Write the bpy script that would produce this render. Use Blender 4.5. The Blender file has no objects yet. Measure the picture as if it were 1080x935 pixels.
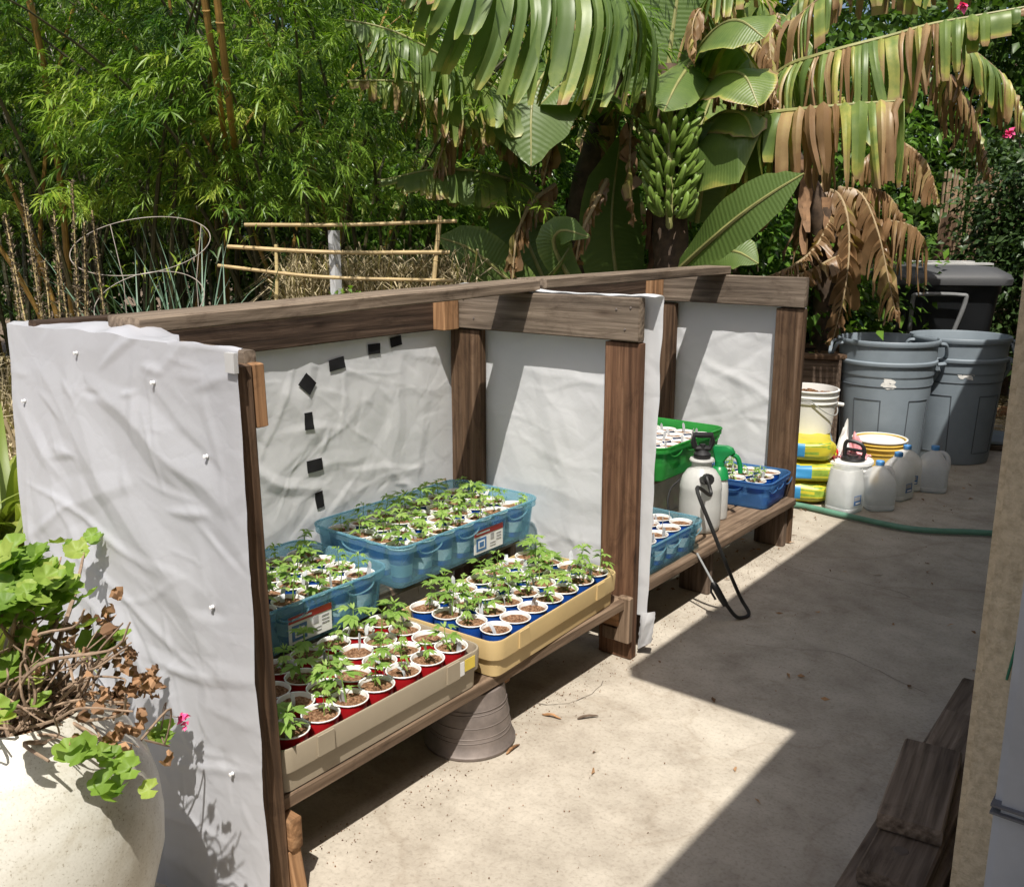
import bpy, bmesh, math, random
import numpy as np
from mathutils import Vector, Matrix, noise

R = random.Random(7)
NP = np.random.default_rng(7)
sc = bpy.context.scene
COL = sc.collection
V = Vector
PI = math.pi

# ------------------------------------------------------------------ camera frame (metres, z up, eye at 1.5 m)
F, CX, CY, EYE = 980.0, 540.0, 467.5, 1.5
PITCH, YAW = math.radians(12.903), math.radians(38.265)
FW = V((-math.sin(YAW)*math.cos(PITCH), math.cos(YAW)*math.cos(PITCH), -math.sin(PITCH)))
RT = V((math.cos(YAW), math.sin(YAW), 0))
UP = RT.cross(FW)
def at(x, y, w):                     # a point w metres in front of the eye, seen at photo position x, y
    return V((0, 0, EYE)) + (FW*F + RT*(x-CX) - UP*(y-CY))*(w/F)

# ------------------------------------------------------------------ materials
def new_mat(name):
    m = bpy.data.materials.new(name); m.use_nodes = True
    nt = m.node_tree; nt.nodes.clear()
    return m, nt
def N(nt, t, **kw):
    n = nt.nodes.new(t)
    for k, v in kw.items():
        if k in n.inputs: n.inputs[k].default_value = v
        else: setattr(n, k, v)
    return n
def ramp(nt, stops):
    r = nt.nodes.new('ShaderNodeValToRGB'); e = r.color_ramp.elements
    e[0].position, e[0].color = stops[0][0], (*stops[0][1], 1)
    e[1].position, e[1].color = stops[-1][0], (*stops[-1][1], 1)
    for p, c in stops[1:-1]:
        q = e.new(p); q.color = (*c, 1)
    return r
def mix_rgb(nt, a, b, fac, mode='MIX'):
    n = nt.nodes.new('ShaderNodeMix'); n.data_type = 'RGBA'; n.blend_type = mode
    for s, v in ((n.inputs[0], fac), (n.inputs[6], a), (n.inputs[7], b)):
        if hasattr(v, 'is_output'): nt.links.new(v, s)
        else: s.default_value = v if isinstance(v, (int, float)) else (*v, 1)
    return n.outputs[2]
def coords(nt, scale=(1, 1, 1), rnd=True):
    tc = nt.nodes.new('ShaderNodeTexCoord'); mp = nt.nodes.new('ShaderNodeMapping')
    mp.inputs['Scale'].default_value = scale
    if rnd:
        oi = nt.nodes.new('ShaderNodeObjectInfo'); mu = N(nt, 'ShaderNodeMath', operation='MULTIPLY')
        mu.inputs[1].default_value = 37.0
        nt.links.new(oi.outputs['Random'], mu.inputs[0]); nt.links.new(mu.outputs[0], mp.inputs['Location'])
    nt.links.new(tc.outputs['Object'], mp.inputs['Vector'])
    return mp.outputs['Vector']
def noise_tex(nt, vec, scale, detail=6, rough=.6, dist=0):
    n = N(nt, 'ShaderNodeTexNoise', Scale=scale, Detail=detail, Roughness=rough, Distortion=dist)
    nt.links.new(vec, n.inputs['Vector']); return n.outputs['Fac']
def finish(nt, shader):
    o = nt.nodes.new('ShaderNodeOutputMaterial'); nt.links.new(shader, o.inputs['Surface'])
def principled(nt, col, rough=.6, spec=.5, bump=None, bstr=.3, bdist=.01, **kw):
    p = N(nt, 'ShaderNodeBsdfPrincipled', Roughness=rough)
    p.inputs['Specular IOR Level'].default_value = spec
    for k, v in kw.items(): p.inputs[k.replace('_', ' ')].default_value = v
    if hasattr(col, 'is_output'): nt.links.new(col, p.inputs['Base Color'])
    else: p.inputs['Base Color'].default_value = (*col, 1)
    if bump is not None:
        b = N(nt, 'ShaderNodeBump', Strength=bstr, Distance=bdist)
        nt.links.new(bump, b.inputs['Height']); nt.links.new(b.outputs[0], p.inputs['Normal'])
    return p.outputs[0]

def simple(name, col, rough=.5, var=.18, scale=12, bstr=.1, spec=.5, **kw):
    m, nt = new_mat(name); v = coords(nt)
    f = noise_tex(nt, v, scale)
    lo = tuple(c*(1-var) for c in col); hi = tuple(min(1, c*(1+var)) for c in col)
    r = ramp(nt, [(.3, lo), (.7, hi)]); nt.links.new(f, r.inputs[0])
    finish(nt, principled(nt, r.outputs[0], rough, spec, f, bstr, .004, **kw)); return m

def wood(name, dark, mid, light, rough=.8, g=45, spots=True):
    m, nt = new_mat(name)
    v = coords(nt, (1.2, g, g)); f1 = noise_tex(nt, v, 1.0, 8, .65, .6)
    v2 = coords(nt, (.9, 6, 6)); f2 = noise_tex(nt, v2, 1.3, 4, .6)
    v3 = coords(nt, (5, 90, 90)); f3 = noise_tex(nt, v3, 1.0, 3, .5)
    r = ramp(nt, [(.28, dark), (.5, mid), (.74, light)]); nt.links.new(f1, r.inputs[0])
    r2 = ramp(nt, [(.3, (.55, .52, .5)), (.7, (1.25, 1.2, 1.15))]); nt.links.new(f2, r2.inputs[0])
    c = mix_rgb(nt, r.outputs[0], r2.outputs[0], 1.0, 'MULTIPLY')
    r3 = ramp(nt, [(.3, (.62, .6, .58)), (.55, (1.05, 1.05, 1.05))]); nt.links.new(f3, r3.inputs[0])
    c = mix_rgb(nt, c, r3.outputs[0], .8, 'MULTIPLY')
    if spots:
        v4 = coords(nt, (2.2, 7, 7)); vo = N(nt, 'ShaderNodeTexVoronoi', Scale=1.0); nt.links.new(v4, vo.inputs['Vector'])
        r4 = ramp(nt, [(.035, (.22, .17, .14)), (.075, (.8, .75, .72)), (.13, (1, 1, 1))]); nt.links.new(vo.outputs['Distance'], r4.inputs[0])
        c = mix_rgb(nt, c, r4.outputs[0], .75, 'MULTIPLY')
    # growth rings cut lengthwise: long arches along the board
    vw = coords(nt, (.22, 1, 1)); nz = N(nt, 'ShaderNodeTexNoise', Scale=5.0, Detail=4.0); nt.links.new(vw, nz.inputs['Vector'])
    wm = N(nt, 'ShaderNodeVectorMath', operation='MULTIPLY_ADD'); wm.inputs[1].default_value = (.0, .07, .07); nt.links.new(nz.outputs['Color'], wm.inputs[0]); nt.links.new(vw, wm.inputs[2])
    wv = N(nt, 'ShaderNodeTexWave', Scale=15.0, Distortion=2.0, Detail=3.0); wv.wave_type = 'RINGS'; wv.rings_direction = 'X'; nt.links.new(wm.outputs[0], wv.inputs['Vector'])
    rw = ramp(nt, [(.15, (.66, .63, .60)), (.6, (1.08, 1.07, 1.06))]); nt.links.new(wv.outputs['Fac'], rw.inputs[0])
    c = mix_rgb(nt, c, rw.outputs[0], .5, 'MULTIPLY')
    # weather stains and pale scuffs
    vs = coords(nt, (2.0, 5, 5)); fs_ = noise_tex(nt, vs, 2.2, 7, .75, .8)
    rs = ramp(nt, [(.36, (.60, .57, .55)), (.48, (1, 1, 1)), (.66, (1, 1, 1)), (.74, (1.45, 1.45, 1.42))]); nt.links.new(fs_, rs.inputs[0])
    c = mix_rgb(nt, c, rs.outputs[0], .8, 'MULTIPLY')
    b = N(nt, 'ShaderNodeMath', operation='ADD'); nt.links.new(f1, b.inputs[0]); nt.links.new(f3, b.inputs[1])
    finish(nt, principled(nt, c, rough, .25, b.outputs[0], .45, .004)); return m

def foliage(name, dark, light, transl=.35, rough=.45, attr=True, yellow=None):
    m, nt = new_mat(name)
    a = N(nt, 'ShaderNodeAttribute', attribute_name='rnd')
    st = [(0, dark), (.75, light)] + ([(1.0, yellow)] if yellow else [(1.0, tuple(c*1.25 for c in light))])
    r = ramp(nt, st); nt.links.new(a.outputs['Fac'], r.inputs[0])
    p = principled(nt, r.outputs[0], rough, .4)
    t = N(nt, 'ShaderNodeBsdfTranslucent')
    c2 = mix_rgb(nt, r.outputs[0], (1.0, 1.25, .35), .8, 'MULTIPLY'); nt.links.new(c2, t.inputs[0])
    g = N(nt, 'ShaderNodeMixShader'); g.inputs[0].default_value = transl
    nt.links.new(p, g.inputs[1]); nt.links.new(t.outputs[0], g.inputs[2])
    finish(nt, g.outputs[0]); return m

def banana_mat(name):
    m, nt = new_mat(name)
    a = N(nt, 'ShaderNodeAttribute', attribute_name='dead'); b = N(nt, 'ShaderNodeAttribute', attribute_name='rnd')
    tc = nt.nodes.new('ShaderNodeTexCoord')
    f = noise_tex(nt, tc.outputs['Object'], 9, 5, .7)
    s = N(nt, 'ShaderNodeMath', operation='MULTIPLY_ADD'); s.inputs[1].default_value = .5
    nt.links.new(f, s.inputs[0]); nt.links.new(a.outputs['Fac'], s.inputs[2])
    r = ramp(nt, [(.30, (.11, .175, .045)), (.52, (.19, .26, .065)), (.66, (.40, .39, .10)), (.78, (.38, .27, .135)), (1.0, (.26, .155, .08))])
    nt.links.new(s.outputs[0], r.inputs[0])
    r2 = ramp(nt, [(0, (.7, .75, .7)), (1, (1.35, 1.3, 1.25))]); nt.links.new(b.outputs['Fac'], r2.inputs[0])
    c = mix_rgb(nt, r.outputs[0], r2.outputs[0], 1, 'MULTIPLY')
    w = N(nt, 'ShaderNodeAttribute', attribute_name='rib')
    wv = N(nt, 'ShaderNodeMath', operation='SINE'); nt.links.new(w.outputs['Fac'], wv.inputs[0])
    p = principled(nt, c, .42, .5, wv.outputs[0], .14, .006)
    t = N(nt, 'ShaderNodeBsdfTranslucent'); c2 = mix_rgb(nt, c, (1.3, 1.5, .5), .9, 'MULTIPLY'); nt.links.new(c2, t.inputs[0])
    g = N(nt, 'ShaderNodeMixShader'); g.inputs[0].default_value = .3
    nt.links.new(p, g.inputs[1]); nt.links.new(t.outputs[0], g.inputs[2])
    finish(nt, g.outputs[0]); return m

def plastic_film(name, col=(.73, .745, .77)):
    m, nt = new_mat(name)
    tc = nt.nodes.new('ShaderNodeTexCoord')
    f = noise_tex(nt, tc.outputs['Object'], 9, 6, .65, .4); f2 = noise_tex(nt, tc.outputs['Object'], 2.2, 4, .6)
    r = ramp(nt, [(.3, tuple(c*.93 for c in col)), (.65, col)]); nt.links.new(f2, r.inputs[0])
    hs_ = N(nt, 'ShaderNodeMath', operation='MULTIPLY'); hs_.inputs[1].default_value = .25; nt.links.new(f, hs_.inputs[0]); hs_ = hs_.outputs[0]
    for sc_, wt in ((3.4, .34), (8, .20), (19, .07)):     # crease lines: warped cell borders
        wn = N(nt, 'ShaderNodeTexNoise', Scale=sc_*.55, Detail=3.0); nt.links.new(tc.outputs['Object'], wn.inputs['Vector'])
        wm = N(nt, 'ShaderNodeVectorMath', operation='MULTIPLY_ADD'); wm.inputs[1].default_value = (.9/sc_*2,)*3
        nt.links.new(wn.outputs['Color'], wm.inputs[0]); nt.links.new(tc.outputs['Object'], wm.inputs[2])
        vo = N(nt, 'ShaderNodeTexVoronoi', Scale=sc_); vo.feature = 'DISTANCE_TO_EDGE'; nt.links.new(wm.outputs[0], vo.inputs['Vector'])
        mn = N(nt, 'ShaderNodeMath', operation='MINIMUM'); mn.inputs[1].default_value = .16; nt.links.new(vo.outputs['Distance'], mn.inputs[0])
        ma = N(nt, 'ShaderNodeMath', operation='MULTIPLY_ADD'); ma.inputs[1].default_value = wt*3.4
        nt.links.new(mn.outputs[0], ma.inputs[0]); nt.links.new(hs_, ma.inputs[2]); hs_ = ma.outputs[0]
    p = principled(nt, r.outputs[0], .40, .45, hs_, .34, .010)
    t = N(nt, 'ShaderNodeBsdfTranslucent'); t.inputs[0].default_value = (.8, .8, .8, 1)
    g = N(nt, 'ShaderNodeMixShader'); g.inputs[0].default_value = .22
    nt.links.new(p, g.inputs[1]); nt.links.new(t.outputs[0], g.inputs[2])
    finish(nt, g.outputs[0]); return m

def clear_plastic(name, body, tint, fac=.55, rough=.25):
    m, nt = new_mat(name); v = coords(nt); f = noise_tex(nt, v, 6, 4)
    r = ramp(nt, [(.3, tuple(c*.85 for c in body)), (.7, tuple(min(1, c*1.12) for c in body))]); nt.links.new(f, r.inputs[0])
    p = principled(nt, r.outputs[0], rough, .5)
    tl = N(nt, 'ShaderNodeBsdfTranslucent'); nt.links.new(r.outputs[0], tl.inputs[0])
    g0 = N(nt, 'ShaderNodeMixShader'); g0.inputs[0].default_value = .4
    nt.links.new(p, g0.inputs[1]); nt.links.new(tl.outputs[0], g0.inputs[2])
    t = N(nt, 'ShaderNodeBsdfTransparent'); t.inputs[0].default_value = (*tint, 1)
    g = N(nt, 'ShaderNodeMixShader'); g.inputs[0].default_value = fac
    nt.links.new(t.outputs[0], g.inputs[1]); nt.links.new(g0.outputs[0], g.inputs[2])
    finish(nt, g.outputs[0]); return m

def concrete():
    m, nt = new_mat('concrete')
    tc = nt.nodes.new('ShaderNodeTexCoord'); v = tc.outputs['Object']
    f1 = noise_tex(nt, v, 1.1, 8, .62, .3); f2 = noise_tex(nt, v, 6, 8, .7); f3 = noise_tex(nt, v, 90, 3, .6); f5 = noise_tex(nt, v, 2.3, 5, .75, 1.2)
    r = ramp(nt, [(.28, (.355, .315, .258)), (.5, (.455, .41, .342)), (.72, (.535, .488, .41))]); nt.links.new(f1, r.inputs[0])
    r2 = ramp(nt, [(.3, (.74, .72, .70)), (.62, (1.08, 1.08, 1.08))]); nt.links.new(f2, r2.inputs[0])
    c = mix_rgb(nt, r.outputs[0], r2.outputs[0], 1, 'MULTIPLY')
    r3 = ramp(nt, [(.3, (.78, .77, .76)), (.5, (1.03, 1.03, 1.03))]); nt.links.new(f3, r3.inputs[0])
    c = mix_rgb(nt, c, r3.outputs[0], .8, 'MULTIPLY')
    r5 = ramp(nt, [(.60, (1, 1, 1)), (.72, (.70, .66, .60))]); nt.links.new(f5, r5.inputs[0])
    c = mix_rgb(nt, c, r5.outputs[0], .8, 'MULTIPLY')
    # dried water marks and damp patches
    f7 = noise_tex(nt, v, .9, 5, .55, .5); r7 = ramp(nt, [(.42, (1, 1, 1)), (.475, (.93, .92, .91)), (.485, (.80, .77, .74)), (.495, (.96, .955, .95)), (.56, (1, 1, 1))]); nt.links.new(f7, r7.inputs[0])
    c = mix_rgb(nt, c, r7.outputs[0], .75, 'MULTIPLY')
    f8 = noise_tex(nt, v, 14, 6, .8, 2.0); r8 = ramp(nt, [(.64, (1, 1, 1)), (.72, (.66, .61, .56))]); nt.links.new(f8, r8.inputs[0])
    c = mix_rgb(nt, c, r8.outputs[0], .55, 'MULTIPLY')
    vo = N(nt, 'ShaderNodeTexVoronoi', Scale=17.0); nt.links.new(v, vo.inputs['Vector'])
    r6 = ramp(nt, [(.02, (.55, .5, .46)), (.06, (1, 1, 1))]); nt.links.new(vo.outputs['Distance'], r6.inputs[0])
    c = mix_rgb(nt, c, r6.outputs[0], .35, 'MULTIPLY')
    b = N(nt, 'ShaderNodeMath', operation='ADD'); nt.links.new(f2, b.inputs[0]); nt.links.new(f3, b.inputs[1])
    finish(nt, principled(nt, c, .85, .25, b.outputs[0], .35, .004)); return m

def stucco(name, col):
    m, nt = new_mat(name); v = coords(nt, rnd=False)
    f1 = noise_tex(nt, v, 60, 5, .7); f2 = noise_tex(nt, v, 3, 5, .6)
    r = ramp(nt, [(.3, tuple(c*.82 for c in col)), (.7, col)]); nt.links.new(f2, r.inputs[0])
    r2 = ramp(nt, [(.35, (.75, .73, .7)), (.6, (1.05, 1.05, 1.05))]); nt.links.new(f1, r2.inputs[0])
    c = mix_rgb(nt, r.outputs[0], r2.outputs[0], 1, 'MULTIPLY')
    finish(nt, principled(nt, c, .9, .2, f1, .8, .006)); return m

M = {}
M['concrete'] = concrete()
M['soil_ground'] = simple('soil_ground', (.16, .115, .075), .95, .45, 5, .8)
M['rail_wood'] = wood('dark_rail_wood', (.03, .021, .016), (.078, .053, .038), (.14, .10, .075))
M['cap_wood'] = wood('weathered_cap_wood', (.13, .105, .082), (.22, .18, .14), (.31, .26, .205))
M['beam_wood'] = wood('grey_beam_wood', (.12, .098, .078), (.215, .178, .142), (.30, .255, .205))
M['post_wood'] = wood('reddish_post_wood', (.075, .040, .025), (.145, .080, .048), (.235, .142, .088))
M['corner_wood'] = wood('brown_post_wood', (.06, .038, .024), (.13, .082, .05), (.23, .16, .11))
M['fresh_wood'] = wood('fresh_offcut_wood', (.22, .12, .06), (.36, .21, .11), (.45, .29, .17), g=25, spots=False)
M['shelf_wood'] = wood('shelf_wood', (.10, .072, .05), (.19, .14, .10), (.27, .205, .15))
M['old_plank'] = wood('old_plank_wood', (.08, .058, .044), (.155, .118, .092), (.23, .18, .145))
M['film'] = plastic_film('white_plastic_film')
M['film_dim'] = plastic_film('dimmed_plastic_film', (.52, .53, .57))  # same film in a darker colour, for weaker light on the near sheet
M['film_edge'] = plastic_film('crumpled_tape', (.6, .6, .6))
M['tape'] = simple('black_tape', (.011, .011, .012), .75, .3, 20, spec=.25)
M['pin'] = simple('pin_white', (.85, .85, .85), .3)
M['cup_red'] = simple('red_plastic', (.50, .015, .02), .3, .08)
M['cup_blue'] = simple('blue_plastic', (.012, .085, .42), .3, .08)
M['cup_white'] = simple('cup_inner_white', (.80, .80, .79), .35, .04)
M['tag_white'] = simple('tag_white', (.46, .48, .51), .35, .15, 40)
m, nt = new_mat('potting_soil')
v = coords(nt); f = noise_tex(nt, v, 120, 4, .7)
r = ramp(nt, [(.32, (.05, .026, .015)), (.5, (.22, .115, .062)), (.68, (.42, .27, .17))]); nt.links.new(f, r.inputs[0])
finish(nt, principled(nt, r.outputs[0], .95, .15, f, 1, .006)); M['soil'] = m
M['seedling'] = foliage('seedling_green', (.13, .25, .04), (.28, .44, .10), .42, .5, yellow=(.40, .54, .16))
M['bin_teal'] = clear_plastic('clear_teal_plastic', (.33, .56, .65), (.74, .90, .95), .36)
M['bin_blue'] = clear_plastic('clear_blue_plastic', (.11, .28, .54), (.4, .64, .92), .58)
M['bin_green'] = clear_plastic('clear_green_plastic', (.06, .42, .09), (.3, .85, .35), .68)
M['tray_grey'] = simple('taupe_plastic', (.33, .28, .205), .5, .08, 6)
M['tray_yellow'] = simple('yellow_ochre_plastic', (.52, .385, .185), .5, .08, 6)
M['sticker_white'] = simple('sticker_white', (.75, .75, .74), .4, .05)
M['sticker_red'] = simple('sticker_red', (.50, .03, .03), .4, .05)
M['sticker_blue'] = simple('sticker_blue', (.06, .16, .36), .4, .1)
M['sticker_grey'] = simple('sticker_grey', (.35, .35, .36), .4, .2, 60)
M['sticker_yellow'] = simple('sticker_yellow', (.72, .55, .08), .5, .1)
M['galv'] = simple('dull_galvanised', (.185, .155, .14), .6, .3, 14, .3, Metallic=.2)
M['milky'] = clear_plastic('milky_plastic', (.93, .94, .94), (.97, .98, .98), .62, .3)
M['water'] = clear_plastic('water_in_jug', (.70, .75, .77), (.90, .94, .95), .4, .1)
M['tank'] = clear_plastic('tank_plastic', (.82, .82, .80), (.9, .9, .88), .9, .35)
M['black_plastic'] = simple('black_plastic', (.014, .014, .015), .45)
M['rubber'] = simple('black_rubber', (.018, .018, .018), .55)
M['green_plastic'] = simple('green_plastic', (.01, .22, .06), .35)
M['hose'] = simple('hose_green', (.10, .235, .165), .5)
M['jug_cap'] = simple('jug_cap_blue', (.08, .28, .62), .4)
M['bucket_white'] = simple('bucket_white', (.72, .72, .70), .4, .08, 5)
M['bucket_yellow'] = simple('bucket_yellow', (.62, .42, .08), .45, .12)
M['bag_yellow'] = simple('bag_yellow', (.52, .45, .035), .4, .12, 5)
M['bag_green'] = simple('bag_print_green', (.22, .32, .04), .45, .3, 50)
M['bag_blue'] = simple('bag_print_blue', (.04, .25, .50), .45, .1)
M['bag_lilac'] = simple('bag_print_slate', (.20, .27, .36), .45, .2, 60)
M['can_grey'] = simple('can_grey', (.205, .245, .28), .5, .14, 4, .1)
M['can_groove_shade'] = simple('can_groove_shade', (.075, .09, .105), .6)  # darkened can grey: shade of the recessed lines put into the colour
M['can_paint'] = simple('worn_label', (.70, .69, .66), .7, .15, 40)
M['lid_grey'] = simple('cart_lid_grey', (.06, .062, .066), .6, .1, 4)
M['cart_black'] = simple('cart_black', (.022, .024, .027), .45, .2, 4)
M['bar_grey'] = simple('grey_bar', (.20, .205, .21), .45)
M['lid_highlight'] = simple('painted_lid_highlight', (.50, .50, .49), .6, .2, 9)  # pale tone paints the sun highlight on top of the cart lid
M['metal_grey'] = simple('grey_metal', (.32, .33, .33), .4, .1)
M['wire'] = simple('rusty_wire', (.30, .26, .22), .5, .2, 30)
M['pink'] = simple('petal_pink', (.85, .10, .28), .5, .15, 60)
M['rag_pink'] = simple('rag_pink', (.80, .35, .38), .8, .2, 30)
M['red_ball'] = simple('red_plastic_ball', (.70, .03, .03), .35)
M['stucco'] = stucco('beige_stucco', (.68, .575, .41))
M['roof'] = simple('roof_grey', (.20, .17, .15), .9, .3, 30, .5)
M['eave'] = simple('eave_paint', (.60, .56, .48), .7)
M['downspout'] = simple('white_downspout', (.46, .475, .50), .5, .18, 4)
M['soot'] = simple('dark_strap', (.16, .16, .17), .6)
M['grey_plank'] = wood('grey_plank_wood', (.115, .092, .074), (.21, .172, .14), (.29, .245, .205))
m, nt = new_mat('speckled_glaze'); v = coords(nt, rnd=False)
f = noise_tex(nt, v, 230, 3, .7); f2 = noise_tex(nt, v, 4, 6, .7, 1.0); f3 = noise_tex(nt, v, 45, 4, .7)
r = ramp(nt, [(.30, (.30, .26, .19)), (.40, (.58, .565, .50)), (.7, (.64, .625, .56))]); nt.links.new(f, r.inputs[0])
r2 = ramp(nt, [(.34, (.66, .60, .50)), (.52, (1, 1, 1))]); nt.links.new(f2, r2.inputs[0]); c = mix_rgb(nt, r.outputs[0], r2.outputs[0], .7, 'MULTIPLY')
r3 = ramp(nt, [(.30, (.6, .54, .45)), (.40, (1, 1, 1))]); nt.links.new(f3, r3.inputs[0]); c = mix_rgb(nt, c, r3.outputs[0], .5, 'MULTIPLY')
finish(nt, principled(nt, c, .36, .5, f3, .06, .004)); M['pot'] = m
M['geranium'] = foliage('geranium_leaf', (.10, .20, .03), (.25, .38, .06), .4, .5, yellow=(.42, .47, .12))
M['dry_leaf'] = foliage('dry_leaf', (.14, .075, .04), (.38, .22, .12), .15, .8)
M['stem_brown'] = simple('stem_brown', (.27, .19, .13), .8, .4, 60)
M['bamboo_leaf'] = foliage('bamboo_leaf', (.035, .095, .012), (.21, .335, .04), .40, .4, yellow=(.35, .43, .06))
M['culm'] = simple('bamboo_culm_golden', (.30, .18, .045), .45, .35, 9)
M['bamboo_leaf_shaded'] = foliage('bamboo_leaf_shaded', (.02, .05, .01), (.07, .13, .02), .3, .45)  # darker leaf copy: self-shadow of the back clumps put into the colour
M['culm_dark'] = simple('bamboo_culm_shaded', (.055, .05, .022), .45, .35, 9)  # culm tone darkened to stand in for shade below the foliage
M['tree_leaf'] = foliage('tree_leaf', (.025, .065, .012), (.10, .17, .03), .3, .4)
M['gloss_leaf'] = foliage('glossy_leaf', (.03, .085, .012), (.14, .26, .035), .3, .3)
M['ivy_leaf'] = foliage('ivy_leaf', (.02, .045, .015), (.06, .105, .03), .25, .4)
M['bark'] = simple('bark', (.12, .085, .06), .9, .4, 20, 1)
M['banana_leaf'] = banana_mat('banana_leaf')
M['banana_rib'] = simple('banana_midrib', (.25, .25, .09), .5, .25, 10)
M['banana_rib_dry'] = simple('banana_midrib_dry', (.30, .22, .12), .7, .25, 10)
M['banana_stem'] = simple('banana_stem', (.085, .055, .035), .8, .6, 14, .8)
M['banana_sheath'] = simple('banana_dry_sheath', (.26, .15, .08), .8, .45, 14, .5)
M['fruit'] = simple('banana_fruit_green', (.15, .235, .04), .45, .22, 12)
M['fruit_tip'] = simple('banana_fruit_tip', (.05, .04, .02), .8)
M['straw'] = foliage('straw', (.20, .15, .08), (.50, .42, .27), .2, .8)
M['stalk'] = simple('dry_stalk', (.46, .36, .17), .8, .3, 20)
M['seed'] = foliage('seed_head', (.06, .045, .03), (.20, .155, .105), .1, .9)
M['blue_grass'] = foliage('blue_green_blade', (.07, .14, .09), (.17, .27, .19), .2, .5)
M['strap_leaf'] = foliage('strap_leaf', (.16, .22, .04), (.38, .42, .10), .3, .45)
M['pole'] = simple('bamboo_pole_tan', (.46, .34, .17), .55, .25, 10)
M['reed'] = simple('reed_brown', (.27, .185, .115), .8, .4, 8)
M['ivory'] = simple('grey_white_board', (.55, .54, .50), .6)
M['stake'] = simple('weathered_white_stake', (.52, .53, .55), .6)
M['twine_green'] = simple('twine_green', (.02, .16, .09), .6)
M['crack'] = simple('crack', (.10, .08, .065), .95)

# ------------------------------------------------------------------ mesh helpers
class MB:
    def __init__(s): s.v, s.f, s.m, s.a = [], [], [], {}
    def add(s, vs, fs, mi=0):
        o = len(s.v); s.v += [tuple(p) for p in vs]; s.f += [tuple(i+o for i in f) for f in fs]; s.m += [mi]*len(fs); return o
    def box(s, c, d, mi=0, mat=None):
        pts = [V((c[0]+sx*d[0]/2, c[1]+sy*d[1]/2, c[2]+sz*d[2]/2)) for sz in (-1, 1) for sy in (-1, 1) for sx in (-1, 1)]
        if mat is not None: pts = [mat @ p for p in pts]
        s.add(pts, [(0, 2, 3, 1), (4, 5, 7, 6), (0, 1, 5, 4), (2, 6, 7, 3), (0, 4, 6, 2), (1, 3, 7, 5)], mi)
    def tube(s, pts, rad, n=8, mi=0, cap=True):
        pts = [V(p) for p in pts]; k = len(pts)
        if not hasattr(rad, '__len__'): rad = [rad]*k
        vs, fs = [], []; ref = V((0, 0, 1))
        t0 = (pts[1]-pts[0]).normalized()
        if abs(t0.z) > .9: ref = V((1, 0, 0))
        for i, p in enumerate(pts):
            t = (pts[min(i+1, k-1)]-pts[max(i-1, 0)])
            t = t.normalized() if t.length > 1e-9 else t0
            u = ref-t*ref.dot(t)
            if u.length < 1e-6: u = t.orthogonal()
            u.normalize(); ref = u; w = t.cross(u)
            for j in range(n):
                a = 2*PI*j/n; vs.append(p+(u*math.cos(a)+w*math.sin(a))*rad[i])
        for i in range(k-1):
            for j in range(n):
                fs.append((i*n+j, i*n+(j+1) % n, (i+1)*n+(j+1) % n, (i+1)*n+j))
        if cap: fs += [tuple(range(n-1, -1, -1)), tuple((k-1)*n+j for j in range(n))]
        return s.add(vs, fs, mi)
    def lathe(s, prof, n=24, c=(0, 0, 0), mi=0, mis=None, closed=False):
        vs, fs, ms = [], [], []
        for r, z in prof:
            for j in range(n):
                a = 2*PI*j/n; vs.append((c[0]+r*math.cos(a), c[1]+r*math.sin(a), c[2]+z))
        k = len(prof); o = len(s.v); s.v += vs
        for i in range(k-1):
            for j in range(n):
                s.f.append((o+i*n+j, o+i*n+(j+1) % n, o+(i+1)*n+(j+1) % n, o+(i+1)*n+j)); s.m.append(mis[i] if mis else mi)
        if not closed:
            s.f.append(tuple(o+j for j in range(n-1, -1, -1))); s.m.append(mis[0] if mis else mi)
            s.f.append(tuple(o+(k-1)*n+j for j in range(n))); s.m.append(mis[-1] if mis else mi)
    def loops(s, loops, mi=0, mis=None):
        n = len(loops[0]); o = len(s.v)
        for l in loops: s.v += [tuple(p) for p in l]
        for i in range(len(loops)-1):
            for j in range(n):
                s.f.append((o+i*n+j, o+i*n+(j+1) % n, o+(i+1)*n+(j+1) % n, o+(i+1)*n+j)); s.m.append(mis[i] if mis else mi)
        s.f.append(tuple(o+j for j in range(n-1, -1, -1))); s.m.append(mis[0] if mis else mi)
        s.f.append(tuple(o+(len(loops)-1)*n+j for j in range(n))); s.m.append(mis[-1] if mis else mi)
    def mesh(s, name, mats, smooth=True):
        me = bpy.data.meshes.new(name); me.from_pydata(s.v, [], s.f)
        for m_ in (mats if isinstance(mats, (list, tuple)) else [mats]): me.materials.append(m_)
        me.polygons.foreach_set('material_index', s.m)
        for k_, arr in s.a.items():
            at_ = me.attributes.new(k_, 'FLOAT', 'POINT'); at_.data.foreach_set('value', np.asarray(arr, dtype=np.float32))
        me.update()
        if smooth:
            me.polygons.foreach_set('use_smooth', [True]*len(me.polygons))
            try: me.set_sharp_from_angle(angle=math.radians(38))
            except Exception: pass
        return me
    def build(s, name, mats, parent=None, smooth=True):
        return link(bpy.data.objects.new(name, s.mesh(name, mats, smooth)), parent)

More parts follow.
